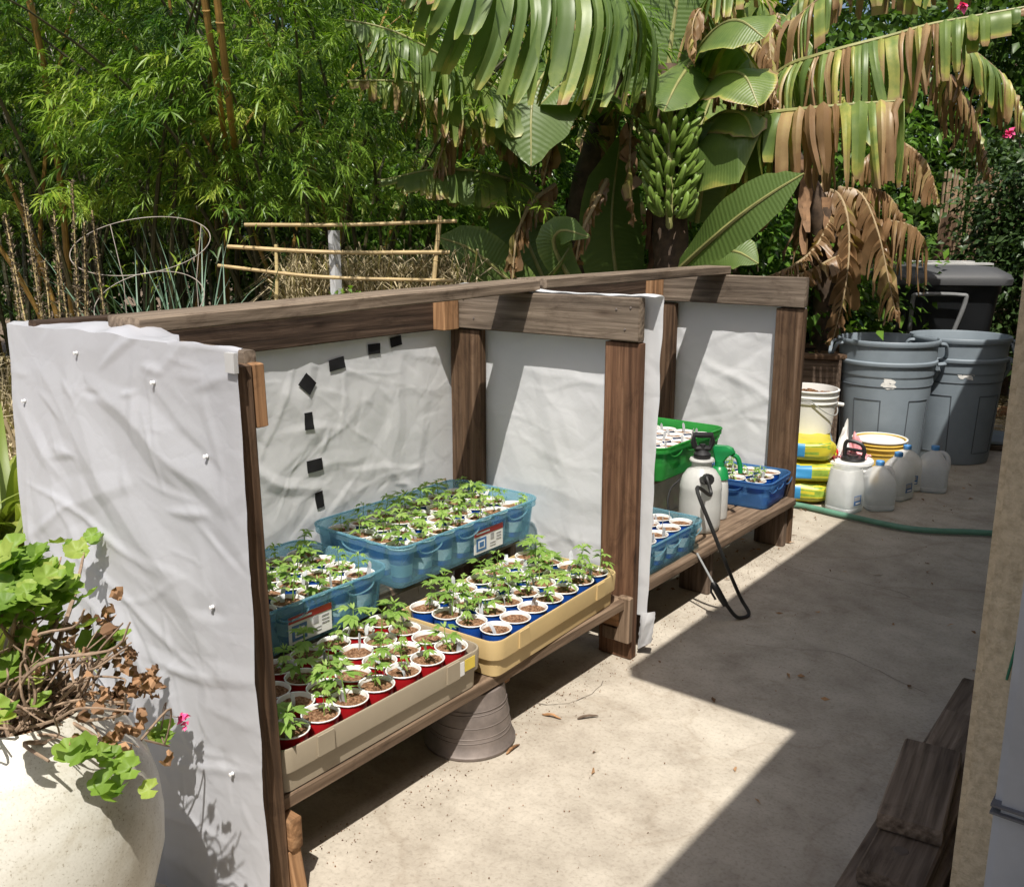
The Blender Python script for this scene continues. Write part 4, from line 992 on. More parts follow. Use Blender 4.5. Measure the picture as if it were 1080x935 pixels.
tag(mb.build('paper_wad', M['bucket_white']), 'crumpled white paper beside the pink rag on the bucket', 'paper')

# milk jugs
def make_jug(label, loc, rz, cap=True, cut=False, s=1.0):
    t = thing('water_jug', label, 'jug', loc, rz, 'translucent gallon jugs')
    mb = MB(); L = []
    def sec(hx, hy, r, z, ox=0): L.append([(s*(x+ox), s*y, s*z) for x, y in rrect(hx, hy, r, 5)])
    for z, a, r, ox in ((0, .058, .02, 0), (.004, .066, .024, 0), (.016, .074, .028, 0), (.03, .0755, .03, 0), (.034, .0735, .03, 0), (.04, .0755, .03, 0), (.125, .076, .032, 0), (.15, .075, .038, 0)): sec(a, a, r, z, ox)
    if cut:
        sec(.074, .074, .045, .19); sec(.071, .071, .05, .232); sec(.069, .069, .05, .233); sec(.072, .072, .045, .19); sec(.073, .073, .03, .05); sec(.06, .06, .03, .01)
    else:
        for z, a, b_, r, ox in ((.17, .071, .072, .042, .003), (.19, .061, .065, .045, .006), (.21, .047, .052, .040, .006), (.226, .030, .034, .029, .002), (.233, .021, .022, .0205, 0), (.237, .019, .019, .0185, 0), (.248, .019, .019, .0185, 0)): sec(a, b_, r, z, ox)
    mb.loops(L); o = mb.build('jug_body', M['milky']); o.parent = t
    if not cut:
        mb = MB(); mb.tube([(s*x, 0, s*z) for x, z in [(p.x, p.z) for p in catmull([(-.015, 0, .222), (-.045, 0, .222), (-.068, 0, .20), (-.076, 0, .16), (-.074, 0, .12)], 14)]], [s*.012]*15, 8); o = mb.build('handle', M['milky']); o.parent = t
    lv = R.uniform(.09, .15)*s; mb = MB(); mb.loops([[(x*s, y*s, z) for x, y in rrect(.071, .071, .026, 5)] for z in (.006*s, lv)]); o = mb.build('water', M['water']); o.parent = t
    if cap:
        mb = MB(); mb.lathe([(.0215*s, .238*s), (.0225*s, .24*s), (.0225*s, .258*s), (.020*s, .261*s), (.001, .261*s)], 18); o = mb.build('cap', M['jug_cap']); o.parent = t
    mb = MB(); mb.box((0, -s*.0768, s*.075), (s*.06, .0012, s*.05), 0); mb.box((-.004, -s*.0772, s*.085), (s*.05, .0014, s*.022), 1); mb.box((.004, -s*.0772, s*.06), (s*.04, .0014, s*.008), 2)
    o = mb.build('paper_label', [M['sticker_blue'], M['sticker_grey'], M['sticker_white']], smooth=False); o.parent = t
    return t
make_jug('cut open milky jug without cap in front of the white lidded bucket', (-1.60, 4.965, 0), math.radians(75), False, True, 1.05)
make_jug('milky jug with blue cap right beside the cut open jug', (-1.475, 5.13, 0), math.radians(-140), s=1.04)
make_jug('milky jug with blue cap in front of the yellow bucket', (-1.455, 5.40, 0), math.radians(75), s=1.04)
make_jug('milky jug with blue cap tucked behind its neighbours by the yellow bucket', (-1.47, 5.62, 0), math.radians(50), s=1.04)
make_jug('milky jug with blue cap standing apart in front of the shaded bin', (-1.335, 5.70, 0), math.radians(200), s=1.04)

# garden hose across the path
pts = [(-2.6, 4.72, .03), (-2.2, 4.76, .022), (-1.83, 4.85, .022), (-1.55, 4.82, .022), (-1.2, 4.80, .022), (-.95, 4.93, .022), (-.80, 5.02, .022), (-.45, 5.3, .022)]
mb = MB(); mb.tube(catmull(pts, 90), .0155, 10); tag(mb.build('garden_hose', M['hose']), 'pale green garden hose lying across the concrete path', 'hose')

# planks along the house wall
board('stacked_plank', (-.50, 1.55, .045), (-.44, 3.42, .045), .17, .07, M['old_plank']); o = bpy.context.scene.objects[-1]
def tag_last(nm, label, cat, group=None):
    o = [q for q in bpy.data.objects if q.name.startswith(nm)][-1]; tag(o, label, cat, group)
def plank(p0, p1, w_, h_, label, mat='grey_plank', roll=None):
    o = board('old_plank', p0, p1, w_, h_, M[mat], None, side=roll or (1, 0, 0), bev=.005, wob=.0018); tag(o, label, 'plank', 'old planks beside the house wall'); return o
for o in [q for q in bpy.data.objects if q.name.startswith('stacked_plank')]: bpy.data.objects.remove(o)
plank((-.445, 1.35, .0425), (-.475, 3.10, .0425), .19, .08, 'long dark plank, lowest and longest along the beige house wall')
plank((-.445, 1.885, .109), (-.475, 2.75, .109), .14, .04, 'short plank with a knot hole, nearest the camera')
kp = [q for q in bpy.data.objects if q.get('label', '').startswith('short plank with a knot')][0]
mb = MB(); mb.lathe([(.017, 0), (.014, .0022), (.010, .0014), (.001, .0008)], 16, (-.452, 2.0, .1285)); mb.build('knot', M['crack'], kp)
plank((-.452, 2.05, .153), (-.50, 2.44, .153), .142, .04, 'short worn plank lying on top of the knot hole plank')
plank((-.325, 1.9, .03), (-.325, 3.3, .03), .04, .06, 'thin dark batten close to the base of the house wall')
# flat things at the far right
mb = MB(); mb.lathe([(.001, .0), (.20, .0), (.215, .01), (.21, .025), (.12, .045), (.02, .055), (.001, .055)], 36, (-1.33, 7.25, .04)); tag(mb.build('bin_lid', M['can_grey']), 'round grey bin lid lying on the ground behind the shaded bin', 'lid')
plank((-1.55, 6.98, .02), (-.85, 7.25, .02), .09, .035, 'dark board on the ground beside the round grey lid')
for k in range(5):
    a = V((-1.75+.08*k, 8.25+.07*k, .03+.012*k)); o = board('wood_stick', a, a+V((1.0, .32+.03*k, .0)), .035, .03, M['fresh_wood'])
    tag(o, 'pale stick in the loose pile beyond the rubbish bins', 'stick', 'pale sticks piled beyond the bins')
# wooden planter box behind the bags
t = thing('planter_box', 'dark wooden planter box behind the white bucket and soil bags', 'planter', (-2.45, 6.0, 0))
pb = [((-2.62, 5.72), (-2.02, 5.95)), ((-2.02, 5.95), (-2.2, 6.5)), ((-2.62, 5.72), (-2.8, 6.3)), ((-2.8, 6.3), (-2.2, 6.5))]
for (a, b_) in pb:
    board('side_board', (a[0], a[1], .36), (b_[0], b_[1], .36), .66, .03, M['old_plank'], t, side=(0, 0, 1))
    board('top_rail', (a[0], a[1], .71), (b_[0], b_[1], .71), .09, .03, M['corner_wood'], t)
# twigs and fallen leaves on the slab
def twig(p, L, a, mat, label, rad=.004):
    mb = MB(); pts = [(p[0]+math.cos(a)*L*t, p[1]+math.sin(a)*L*t, .005+.006*math.sin(PI*t)+.003*noise.noise((t*4, p[0]*9, 1))) for t in np.linspace(0, 1, 8)]
    mb.tube(pts, [rad*.5, rad, rad*1.1, rad, rad, rad*.9, rad*.7, rad*.3], 6); tag(mb.build('fallen_twig', M[mat]), label, 'twig', 'fallen bits on the concrete')
def onground(x, y):
    d_ = at(x, y, 1)-V((0, 0, EYE)); return V((0, 0, EYE))-d_*(EYE/d_.z)
for (x0, y0, x1, y1, mat, lab) in ((572, 754, 592, 759, 'fresh_wood', 'reddish sliver of bark lying on the sunny concrete'), (609, 759, 631, 756, 'bark', 'short dark twig lying on the sunny concrete'), (534, 796, 548, 786, 'fresh_wood', 'curled tan leaf strip near the upturned metal bucket')):
    a, b_ = onground(x0, y0), onground(x1, y1); d_ = b_-a; twig(a, d_.length, math.atan2(d_.y, d_.x), mat, lab)
mb = MB()
n_ = 90; base = np.column_stack([NP.uniform(-2.0, -1.62, n_), NP.uniform(3.3, 4.9, n_), np.full(n_, .006)])
base = np.concatenate([base, np.column_stack([NP.uniform(-2.3, -1.72, 160), NP.uniform(4.6, 5.9, 160), np.full(160, .006)]), np.column_stack([NP.uniform(-1.5, -.3, 60), NP.uniform(2.0, 7.0, 60), np.full(60, .005)]), np.column_stack([NP.uniform(-1.3, -.2, 700), NP.uniform(7.2, 11.0, 700), np.full(700, .02)])])
d_ = NP.normal(size=(len(base), 3)); d_[:, 2] = abs(d_[:, 2])*.1
o = leaf_mesh('leaf_litter', base, d_, NP.uniform(.015, .05, len(base)), NP.uniform(.006, .016, len(base)), .2, None, M['dry_leaf'], droop=0); tag(o, kind='stuff')
n_ = 1500; gx = np.concatenate([-1.66+abs(NP.normal(0, .07, n_//2)), NP.uniform(-2.3, -1.0, n_//2)]); gy = np.concatenate([NP.uniform(1.2, 4.4, n_//2), NP.uniform(1.2, 6.4, n_//2)])
base = np.column_stack([gx, gy, np.full(len(gx), .002)]); d_ = NP.normal(size=(len(gx), 3)); d_[:, 2] = abs(d_[:, 2])*.2
o = leaf_mesh('spilled_grit', base, d_, NP.uniform(.002, .007, len(gx)), NP.uniform(.002, .006, len(gx)), .4, None, M['soil'], droop=0); tag(o, kind='stuff')
# straw mulch beyond the slab
n_ = 9000; base = np.column_stack([NP.uniform(-4.6, -.2, n_), NP.uniform(7.4, 11.0, n_), NP.uniform(.0, .05, n_)])
d_ = NP.normal(size=(n_, 3)); d_[:, 2] = abs(d_[:, 2])*.25
o = leaf_mesh('straw_mulch', base, d_, NP.uniform(.06, .2, n_), NP.uniform(.004, .012, n_), .2, None, M['straw'], droop=0); tag(o, kind='stuff')

wb_.scale = (1.16, 1.16, 1.06)
# ================================================================== vegetation
def arr(L): return np.array([tuple(p) for p in L], float)
# ---- bamboo grove
def bamboo(base, n_culm, height, spread, n_spray, sd, label, lean=(0, 0), bare=.28, golden=True):
    r_ = np.random.default_rng(sd); rr = random.Random(sd)
    t = thing('bamboo_clump', label, 'bamboo', (base[0], base[1], 0), group='bamboo clumps of the grove')
    curves = []
    for k in range(n_culm):
        a = rr.uniform(0, 2*PI); q = .45*math.sqrt(rr.random()); b0 = V((base[0]+q*math.cos(a), base[1]+q*math.sin(a), -.05))
        out = V((math.cos(a)+lean[0], math.sin(a)+lean[1], 0)); h = height*rr.uniform(.7, 1.1); s = spread*rr.uniform(.3, 1.1)
        pts = [b0+V((0, 0, h*u))*(1-.22*u*u)+out*(s*u**2.1) for u in np.linspace(0, 1, 14)]
        curves.append(pts); mb = MB(); rad = [.020*(1-.75*u)*rr.uniform(.85, 1.1) for u in np.linspace(0, 1, 14)]
        mb.tube(pts, rad, 7)
        for i in range(1, 11):
            p = pts[i]; d = (pts[i+1]-pts[i-1]).normalized(); mb.tube([p-d*.008, p, p+d*.008], [rad[i]*1.02, rad[i]*1.22, rad[i]*1.02], 7)
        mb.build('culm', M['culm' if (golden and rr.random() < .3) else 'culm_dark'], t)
    # leaves gathered in arching plumes: branch > spray > fan of blades
    B, D, LN, RN = [], [], [], []
    for k in range(n_spray):
        c = curves[rr.randrange(n_culm)]; u = bare+(1-bare)*rr.random()**.85; f_ = u*12.99; i = int(f_); p = c[i].lerp(c[i+1], f_-i)
        a = rr.uniform(0, 2*PI); od = V((p.x-base[0], p.y-base[1], 0)); od = od.normalized() if od.length > .05 else V((1, 0, 0))
        d = (V((math.cos(a), math.sin(a), 0))+od*.9).normalized(); L = rr.uniform(.45, 1.25)
        tint = min(.98, max(.03, rr.gauss(.52, .27))); tw = V((-d.y, d.x, 0))
        for q in range(rr.randint(9, 14)):
            s = .15+.85*rr.random(); pos = p+d*(L*s)+V((0, 0, L*(.34*s-.62*s*s)))+tw*rr.gauss(0, .11*L)+V((0, 0, rr.gauss(0, .05)))
            sd_ = (d*.8+tw*rr.uniform(-.9, .9)+V((0, 0, rr.uniform(-.55, .1)))).normalized(); st_ = V((-sd_.y, sd_.x, 0)).normalized()
            for m_ in range(rr.randint(11, 18)):
                if golden and pos.z < 1.62 and rr.random() < .9: continue
                v_ = rr.random(); ld = sd_*rr.uniform(.35, 1)+st_*rr.uniform(-.95, .95)+V((0, 0, rr.uniform(-.75, .35)))
                B.append(pos+sd_*(.14*v_)+V((0, 0, -.03*v_))); D.append(ld); LN.append(rr.uniform(.062, .125)); RN.append(tint+rr.gauss(0, .12))
    LN = np.array(LN)
    leaf_mesh('foliage', arr(B), arr(D), LN, LN*.12, .12, RN, M['bamboo_leaf' if golden else 'bamboo_leaf_shaded'], t, droop=.22)
    return t
bl = [('bamboo clump with golden canes at the left edge behind the dry seed stalks', 20, 6.9, 5.2), ('bamboo clump with bright drooping sprays above the wire cage', 130, 6.2, 5.0),
      ('bamboo clump with two upright golden canes, left of the banana leaves', 228, 6.8, 5.4), ('bamboo clump behind the split pole fence', 330, 6.4, 4.6), ('bamboo clump nearest the left banana plant, darker green', 415, 7.0, 4.8)]
for k, (lab, px, w_, h) in enumerate(bl):
    p = at(px, 300, w_); bamboo((p.x, p.y), 14, h, 2.2, 120, 40+k, lab, bare=.37)
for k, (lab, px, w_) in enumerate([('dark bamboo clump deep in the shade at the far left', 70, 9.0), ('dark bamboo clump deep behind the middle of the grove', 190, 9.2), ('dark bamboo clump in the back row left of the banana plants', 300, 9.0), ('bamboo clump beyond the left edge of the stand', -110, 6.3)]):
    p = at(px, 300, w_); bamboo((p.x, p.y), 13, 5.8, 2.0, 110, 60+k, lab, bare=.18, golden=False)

bc = [o for o in bpy.data.objects if o.get('label', '').startswith('bamboo clump with two upright')][0]
for (pts, r_) in (([(238, 320, 7.2), (240, 190, 6.3), (229, 90, 4.9), (206, -60, 4.4)], .017), ([(250, 320, 7.2), (250, 190, 6.3), (242, 110, 4.95), (222, -60, 4.4)], .019)):
    C_ = catmull([at(*q) for q in pts], 26); C_[0].z = min(C_[0].z, .9); C_ = [V((C_[0].x, C_[0].y, -.05))]+C_; mb = MB(); mb.tube(C_, r_, 8)
    for i in range(2, 27, 3): mb.tube([C_[i].lerp(C_[i+1], .0), C_[i].lerp(C_[i+1], .07), C_[i].lerp(C_[i+1], .14)], [r_*1.02, r_*1.22, r_*1.02], 8)
    mb.build('culm', M['culm'], bc)
bc = [o for o in bpy.data.objects if o.get('label', '').startswith('bamboo clump with golden canes at')][0]
C_ = catmull([at(*q) for q in ((75, 320, 6.2), (62, 180, 5.8), (42, 50, 5.3), (15, -60, 5.1))], 26); C_ = [V((C_[0].x, C_[0].y, -.05))]+C_; mb = MB(); mb.tube(C_, .02, 8); mb.build('culm', M['culm'], bc)

# ---- broad-leaved trees and shrubs
def tree(label, c, rx, rz_, zc, n_clump, n_leaf, size, sd, mat='tree_leaf', trunk=.10, name='broadleaf_tree', cat='tree', group='trees closing the view', sig=.22, wid=.5, droop=.15):
    rr = random.Random(sd); r_ = np.random.default_rng(sd)
    t = thing(name, label, cat, (c[0], c[1], 0), group=group)
    cl = []
    for k in range(n_clump):
        v_ = r_.normal(size=3); v_ /= np.linalg.norm(v_); q = rr.random()**.4
        cl.append(np.array([c[0]+v_[0]*rx*q, c[1]+v_[1]*rx*q, max(.15, zc+v_[2]*rz_*q)]))
    mb = MB(); top = V((c[0]+rr.uniform(-.2, .2), c[1]+rr.uniform(-.2, .2), zc+rz_*.3))
    mb.tube(catmull([(c[0], c[1], -.08), (c[0]+rr.uniform(-.12, .12), c[1]+rr.uniform(-.12, .12), zc*.5), top], 10), [trunk*(1-.07*i) for i in range(11)], 9)
    for k in range(0, n_clump, max(1, n_clump//14)):
        e = V(cl[k]); s0 = V((c[0], c[1], min(top.z, max(.3, e.z*.6)))); mb.tube(catmull([s0, s0.lerp(e, .5)+V((0, 0, .12)), e], 6), [trunk*.4*(1-.12*i) for i in range(7)], 6)
    mb.build('trunk', M['bark'], t)
    n = n_clump*n_leaf; ci = np.repeat(np.arange(n_clump), n_leaf); C_ = np.array(cl)[ci]
    off = r_.normal(size=(n, 3))*sig*np.array([1.15, 1.15, .75])
    base = C_+off; d = off/np.maximum(.01, np.linalg.norm(off, axis=1, keepdims=True))+r_.normal(size=(n, 3))*.55+np.array([0, 0, -.15])
    tint = np.clip(np.repeat(r_.normal(.45, .18, n_clump), n_leaf)+r_.normal(0, .14, n), 0, 1)
    L = size*r_.uniform(.6, 1.25, n)
    base[:, 2] = np.maximum(base[:, 2], .03)
    leaf_mesh('crown', base, d, L, L*wid, .18, tint, M[mat], t, droop=droop)
    return t
bt = [('tall leafy tree closing the view far behind the left bamboo', -40), ('tall leafy tree behind the middle of the bamboo', 110), ('tall leafy tree behind the bamboo canes', 250), ('leafy tree behind the gap between bamboo and banana plants', 390),
      ('leafy tree straight behind the left banana plant', 520), ('leafy tree straight behind the green banana bunch', 650), ('leafy tree behind the browned banana leaves', 790), ('leafy tree behind the wheeled bin', 925), ('leafy tree at the right edge beyond the reed fence', 1075), ('leafy tree beyond the house wall', 1220)]
for k, (lab, px) in enumerate(bt):
    w_ = 10.6+.6*(k % 3) if px < 900 else 11.6
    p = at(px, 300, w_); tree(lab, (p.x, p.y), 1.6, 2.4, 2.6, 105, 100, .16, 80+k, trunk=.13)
for k, (lab, px, w_, rx, rz_, zc) in enumerate([('glossy green shrub between the banana leaf and far stand crossbeam', 800, 7.2, .75, .75, .95), ('glossy green shrub behind the hanging dead banana leaves', 880, 7.4, .7, .7, .9), ('glossy green shrub behind the white bucket', 840, 6.9, .45, .45, .75), ('dark shrub between the bamboo and the left banana stems', 450, 7.2, .8, .9, 1.1), ('dark shrub behind the green banana bunch', 690, 7.4, .8, 1.0, 1.4), ('dark shrub behind the left banana stems', 590, 7.4, .8, 1.0, 1.2), ('bright leafy shrub above the green banana bunch', 665, 7.6, .6, .6, 2.6), ('leafy shrub up behind the browned banana leaves', 850, 8.2, .9, .8, 2.2)]):
    p = at(px, 300, w_); tree(lab, (p.x, p.y), rx, rz_, zc, 46, 80, .10, 120+k, 'gloss_leaf', .03, 'leafy_shrub', 'shrub', 'leafy shrubs behind the stands', .15, .42)

# reed fence and rose creeper at the right
a, b_ = at(982, 300, 9.4), at(1160, 300, 8.9); t = thing('reed_fence', 'sunlit reed screen fence leaning behind the wheeled bin', 'fence', (a.x, a.y, 0))
mb = MB(); n_ = 130
for k in range(n_):
    u = k/n_; x, y = a.x+(b_.x-a.x)*u+R.uniform(-.01, .01), a.y+(b_.y-a.y)*u+R.uniform(-.02, .02)
    mb.tube([(x, y, -.05), (x+R.uniform(-.03, .03), y, 2.0+R.uniform(-.15, .12))], R.uniform(.007, .012), 5)
mb.build('reed_panel', M['reed'], t)
for z in (.5, 1.5):
    board('cross_pole', (a.x, a.y+.03, z), (b_.x, b_.y+.03, z), .03, .03, M['old_plank'], t)
p = at(975, 300, 9.0)
board('leaning_board', (p.x, p.y, -.03), (p.x+.12, p.y+.2, 1.65), .14, .03, M['corner_wood'])
tag([q for q in bpy.data.objects if q.name.startswith('leaning_board')][0], 'weathered board leaning upright against the reed fence', 'board')
p = at(1072, 300, 8.3); t = tree('dark rose creeper with a pink flower over the fence at right', (p.x, p.y), .48, 1.25, 1.45, 90, 90, .07, 150, 'ivy_leaf', .05, 'rose_creeper', 'creeper', 'rose creepers at the right', .15, .55)
p2 = at(1105, 300, 7.9); tree('dark rose creeper partly hidden by the house corner', (p2.x, p2.y), .55, 1.0, 1.2, 60, 80, .07, 151, 'ivy_leaf', .05, 'rose_creeper', 'creeper', 'rose creepers at the right', .15, .55)
def flower(parent, c, s, n, sd, mat='pink', nm='flower'):
    rr = np.random.default_rng(sd); base = np.array([c]*n)+rr.normal(size=(n, 3))*s*.12; d = rr.normal(size=(n, 3))+np.array([.2, -.4, .5])
    o = leaf_mesh(nm, base, d, s*rr.uniform(.7, 1.1, n), s*.75, .25, None, M[mat], parent, droop=.1); return o
flower(t, at(1064, 142, 7.5), .07, 16, 3)
ff = flower(bpy.data.objects['leafy_shrub.007'], at(1016, 6, 7.7), .07, 14, 5)

# ---- banana plants
def banana_leaf(parent, pts, W, hang=.9, n=26, dead=.2, tear=.8, sd=1, lat=None, sides=(1, -1), prof='leaf', tipdead=.35, wind=(0, 0, 0), a_spread=.12, ribr=.016):
    rr = random.Random(sd); P = [at(*p) for p in pts]; C_ = catmull(P, n); mb = MB(); DD, RR, RB = [], [], []
    N_ = len(C_)-1
    def wfun(u):
        if prof == 'leaf': return max(.12, math.sin(PI*min(1, .10+.90*u))**.55)*(1 if u < .75 else 1-.5*(u-.75)/.25)
        if prof == 'cut': return .55+.45*min(1, u*4)
        return max(.1, math.sin(PI*u))**.6
    def lateral(T, side):
        S = T.cross((SUN*.75+V((.45, -.88, 0))).normalized()) if lat == 'sun' else (V(lat).normalized() if lat else T.cross(V((0, 0, 1)))); return (S-T*S.dot(T)).normalized()*side
    if tear < .3:
        for side in sides:
            ns = 8; o_ = len(mb.v); fs_ = []; off = rr.uniform(0, 9); vs_ = []
            for k in range(N_+1):
                T = (C_[min(N_, k+1)]-C_[max(0, k-1)]).normalized(); S = lateral(T, side); u = k/N_; q = C_[k]; Lk = W*wfun(u)*(1+.05*noise.noise((u*7, off, 2)))
                if k == N_: Lk *= .25
                for s in range(ns+1):
                    v_ = s/ns; ang = (hang*.35+hang*.65*min(1, v_*1.5))*PI/2+.22*noise.noise((u*5, v_*1.5, off))*v_
                    if s: q = q+(S*math.cos(ang)+V((0, 0, -math.sin(ang)))+T*.14).normalized()*(Lk/ns)
                    vs_.append(q+V((0, 0, .012*noise.noise((u*11+off, v_*3, 5))*v_)))
                    e = max(0, v_-.80)/.20*tipdead*(.5+.9*noise.noise((u*6, off, 8))**2*2)+max(0, u-.9)*3*tipdead
                    DD.append(min(1, max(0, dead*.5+e))); RR.append(.5+.12*noise.noise((u*9, off, side))); RB.append(k*9.0*26/N_)
            for k in range(N_):
                for s in range(ns):
                    a_ = k*(ns+1)+s; fs_.append((a_, a_+1, a_+ns+2, a_+ns+1))
            mb.add(vs_, fs_)
        sides = ()
    cuts = [0.0]
    while cuts[-1] < 1: cuts.append(cuts[-1]+rr.choice((.45, .7, .8, 1.0, 1.3, 1.7))/N_)
    cuts[-1] = 1.0
    def rib(u):
        f_ = min(u*N_, N_-1e-6); i_ = int(f_); return C_[i_].lerp(C_[i_+1], f_-i_)
    lastd = dead
    for side in sides:
        for k in range(len(cuts)-1):
            p0, p1 = rib(cuts[k]), rib(cuts[k+1]); T = (p1-p0); sl_ = T.length
            if sl_ < .004: continue
            T.normalize(); u = (cuts[k]+cuts[k+1])/2; S = lateral(T, side); wf = wfun(u)
            torn = rr.random() < tear
            dl = dead+(rr.choice((-.5, -.3, -.1, .3, .5))*min(1, .35+dead*1.6) if tear > .3 else rr.uniform(-.1, .1)); dl = lastd*.35+dl*.65; lastd = dl; dl = min(1, max(0, dl))
            Lk = W*wf*(rr.choice((1, 1, .95, .9, .8, .6)) * rr.uniform(.9, 1.05) if torn else rr.uniform(.92, 1.02))
            tw = (rr.gauss(0, .55)+dl*rr.choice((-1, 1))*.9) if torn else 0
            shrink = (1-.6*dl*rr.random()) if torn else 1; gap = rr.uniform(.02, .22) if torn else 0
            h0 = hang*.38; h1 = hang; ns = 9; q = (p0+p1)*.5; rows = []; jit = rr.gauss(0, a_spread) if torn else 0; kink = rr.gauss(0, .22)*(dl+.2); so_ = rr.uniform(0, 90)
            for s in range(ns+1):
                v_ = s/ns; ang = (h0+(h1-h0)*min(1, v_*1.8))*PI/2+kink*noise.noise((v_*4, so_, 1))*v_
                d = S*math.cos(ang)+V((0, 0, -math.sin(ang)))+T*(.10+jit*v_+kink*noise.noise((v_*3, so_, 5)))+V(wind)*v_; d.normalize()
                if s: q = q+d*(Lk/ns)
                ph = tw*v_+.5*dl*noise.noise((v_*3, so_, 9)); nrm = d.cross(T).normalized(); wv = (T*math.cos(ph)+nrm*math.sin(ph))
                hw = sl_*.5*(1.02-gap*v_)*(1-(1-shrink)*v_)*(1+.15*dl*noise.noise((v_*6, so_, 3)))
                if v_ > .9 and torn: hw *= rr.uniform(.35, .8)
                fold = nrm*(hw*(.3+.6*dl)*(1 if torn else .12))
                rows.append((q-wv*hw, q+fold, q+wv*hw)); dv = min(1, dl*(.8+.3*v_)+tipdead*max(0, v_-.72)/.28*rr.uniform(.6, 1.2))
                ed = .25*tipdead*rr.random()
                DD += [min(1, dv+ed), dv, min(1, dv+ed)]; tnt = .5+.3*noise.noise((v_*5, so_, 7))+.12*math.sin(so_); RR += [tnt]*3; RB += [k*9.0, k*9.0+4.5, k*9.0+9.0]
            vs_ = [x for r3 in rows for x in r3]; fs_ = []
            for s in range(ns):
                a_ = s*3; fs_ += [(a_, a_+1, a_+4, a_+3), (a_+1, a_+2, a_+5, a_+4)]
            mb.add(vs_, fs_)
    mb.a = {'dead': DD, 'rnd': RR, 'rib': RB}
    o = mb.build('leaf', M['banana_leaf'], parent)
    r2 = MB(); r2.tube(C_, [ribr*(1-.75*i/N_) for i in range(N_+1)], 7); r2.build('midrib', M['banana_rib_dry' if dead > .45 else 'banana_rib'], o)
    return o
def pseudostem(parent, pts, r0, r1, sd, sheaths=10):
    rr = random.Random(sd); C_ = catmull([V(p) for p in pts], 26); mb = MB()
    mb.tube(C_, [(r0+(r1-r0)*i/26)*(1+.12*noise.noise((i*.7, sd, 1))) for i in range(27)], 18); o = mb.build('pseudostem', M['banana_stem'], parent)
    for k in range(sheaths):
        i = rr.randrange(2, 23); p = C_[i]; a = rr.uniform(0, 2*PI); d = V((math.cos(a), math.sin(a), 0)); rad = r0+(r1-r0)*i/26; L = rr.uniform(.3, .7); s = V((-d.y, d.x, 0)); m2 = MB(); vs_ = []
        for j in range(9):
            t = j/8; c = p+d*(rad*1.04+.10*t**2*rr.uniform(.4, 1.2))-V((0, 0, L*t-.08)); wd = rad*.55*(1-.6*t)*(1+.25*math.sin(j*2+sd))
            vs_ += [c-s*wd-d*wd*.25, c+d*.012*math.sin(j*3), c+s*wd-d*wd*.25]
        fs_ = []
        for j in range(8): fs_ += [(j*3, j*3+1, j*3+4, j*3+3), (j*3+1, j*3+2, j*3+5, j*3+4)]
        m2.add(vs_, fs_); m2.build('dry_sheath', M['banana_sheath'], o)
    return o
fm = MB(); C_ = catmull([(0, 0, 0), (.045, 0, .012), (.10, 0, .05), (.135, 0, .105), (.142, 0, .13)], 12)
fm.tube(C_, [.006, .011, .017, .021, .0222, .0225, .0222, .0215, .020, .017, .011, .007, .005], 6)
nb = len(fm.f); fm.m = [1 if k >= 6*11 and k < 6*12 else 0 for k in range(nb)]
FRUIT = fm.mesh('banana', [M['fruit'], M['fruit_tip']])
def bunch(parent, top, bot, rad, hands, per, sd, s=1.0):
    rr = random.Random(sd); mb = MB(); mb.tube(catmull([top+V((0, 0, .12)), top, bot, bot-V((0, 0, .05))], 12), [.022]*13, 8)
    o = mb.build('banana_bunch', M['banana_rib'], parent)
    for h in range(hands):
        u = h/(hands-1); c = top.lerp(bot, u); rr_ = rad*(.80+.35*math.sin(PI*(.15+.75*u)))
        for k in range(per):
            a = 2*PI*(k+.5*(h % 2))/per+rr.uniform(-.07, .07)
            b = bpy.data.objects.new('banana', FRUIT)
            sc_ = s*rr.uniform(.92, 1.12)
            b.matrix_basis = Matrix.Translation(c+V((math.cos(a), math.sin(a), 0))*(rr_*.34)+V((0, 0, rr.uniform(-.012, .012)))) @ Matrix.Rotation(a, 4, 'Z') @ Matrix.Rotation(rr.uniform(-.25, .25)+.02-.4*(u-.5), 4, 'Y') @ Matrix.Rotation(rr.uniform(-.3, .3), 4, 'X') @ Matrix.Scale(sc_, 4)
            link(b, o)
    return o
q = at(610, 330, 5.9); p1_ = thing('banana_plant', 'left banana plant with long sunlit fringed leaves and no fruit', 'banana plant', (q.x, q.y, 0), group='banana plants')
pseudostem(p1_, [(q.x, q.y, -.1), at(612, 250, 5.9), at(640, 120, 5.9), at(660, 30, 5.8)], .13, .07, 3, 9)
banana_leaf(p1_, [(676, 75, 5.5), (672, 15, 5.0), (655, -12, 4.65), (612, -22, 4.4), (550, -25, 4.25), (480, -30, 4.15), (420, -20, 4.1)], .70, .90, 38, .03, .9, 11, tipdead=.35, ribr=.022, a_spread=.18, wind=tuple(RT*-.32))
banana_leaf(p1_, [(640, 40, 5.8), (590, -20, 5.4), (520, -42, 5.1), (440, -40, 4.9), (385, -22, 4.8)], .34, .93, 40, .25, 1, 12, a_spread=.2)
banana_leaf(p1_, [(590, 150, 5.7), (540, 106, 5.2), (492, 75, 4.85), (467, 60, 4.7), (428, 39, 4.6), (395, 27, 4.55), (363, 21, 4.5)], .34, .86, 46, .06, 1, 13, a_spread=.2, tipdead=.25)
banana_leaf(p1_, [(570, 165, 5.7), (505, 115, 5.3), (455, 95, 5.05), (421, 86, 4.95), (366, 85, 4.85)], .30, .92, 38, .35, 1, 14, a_spread=.25)
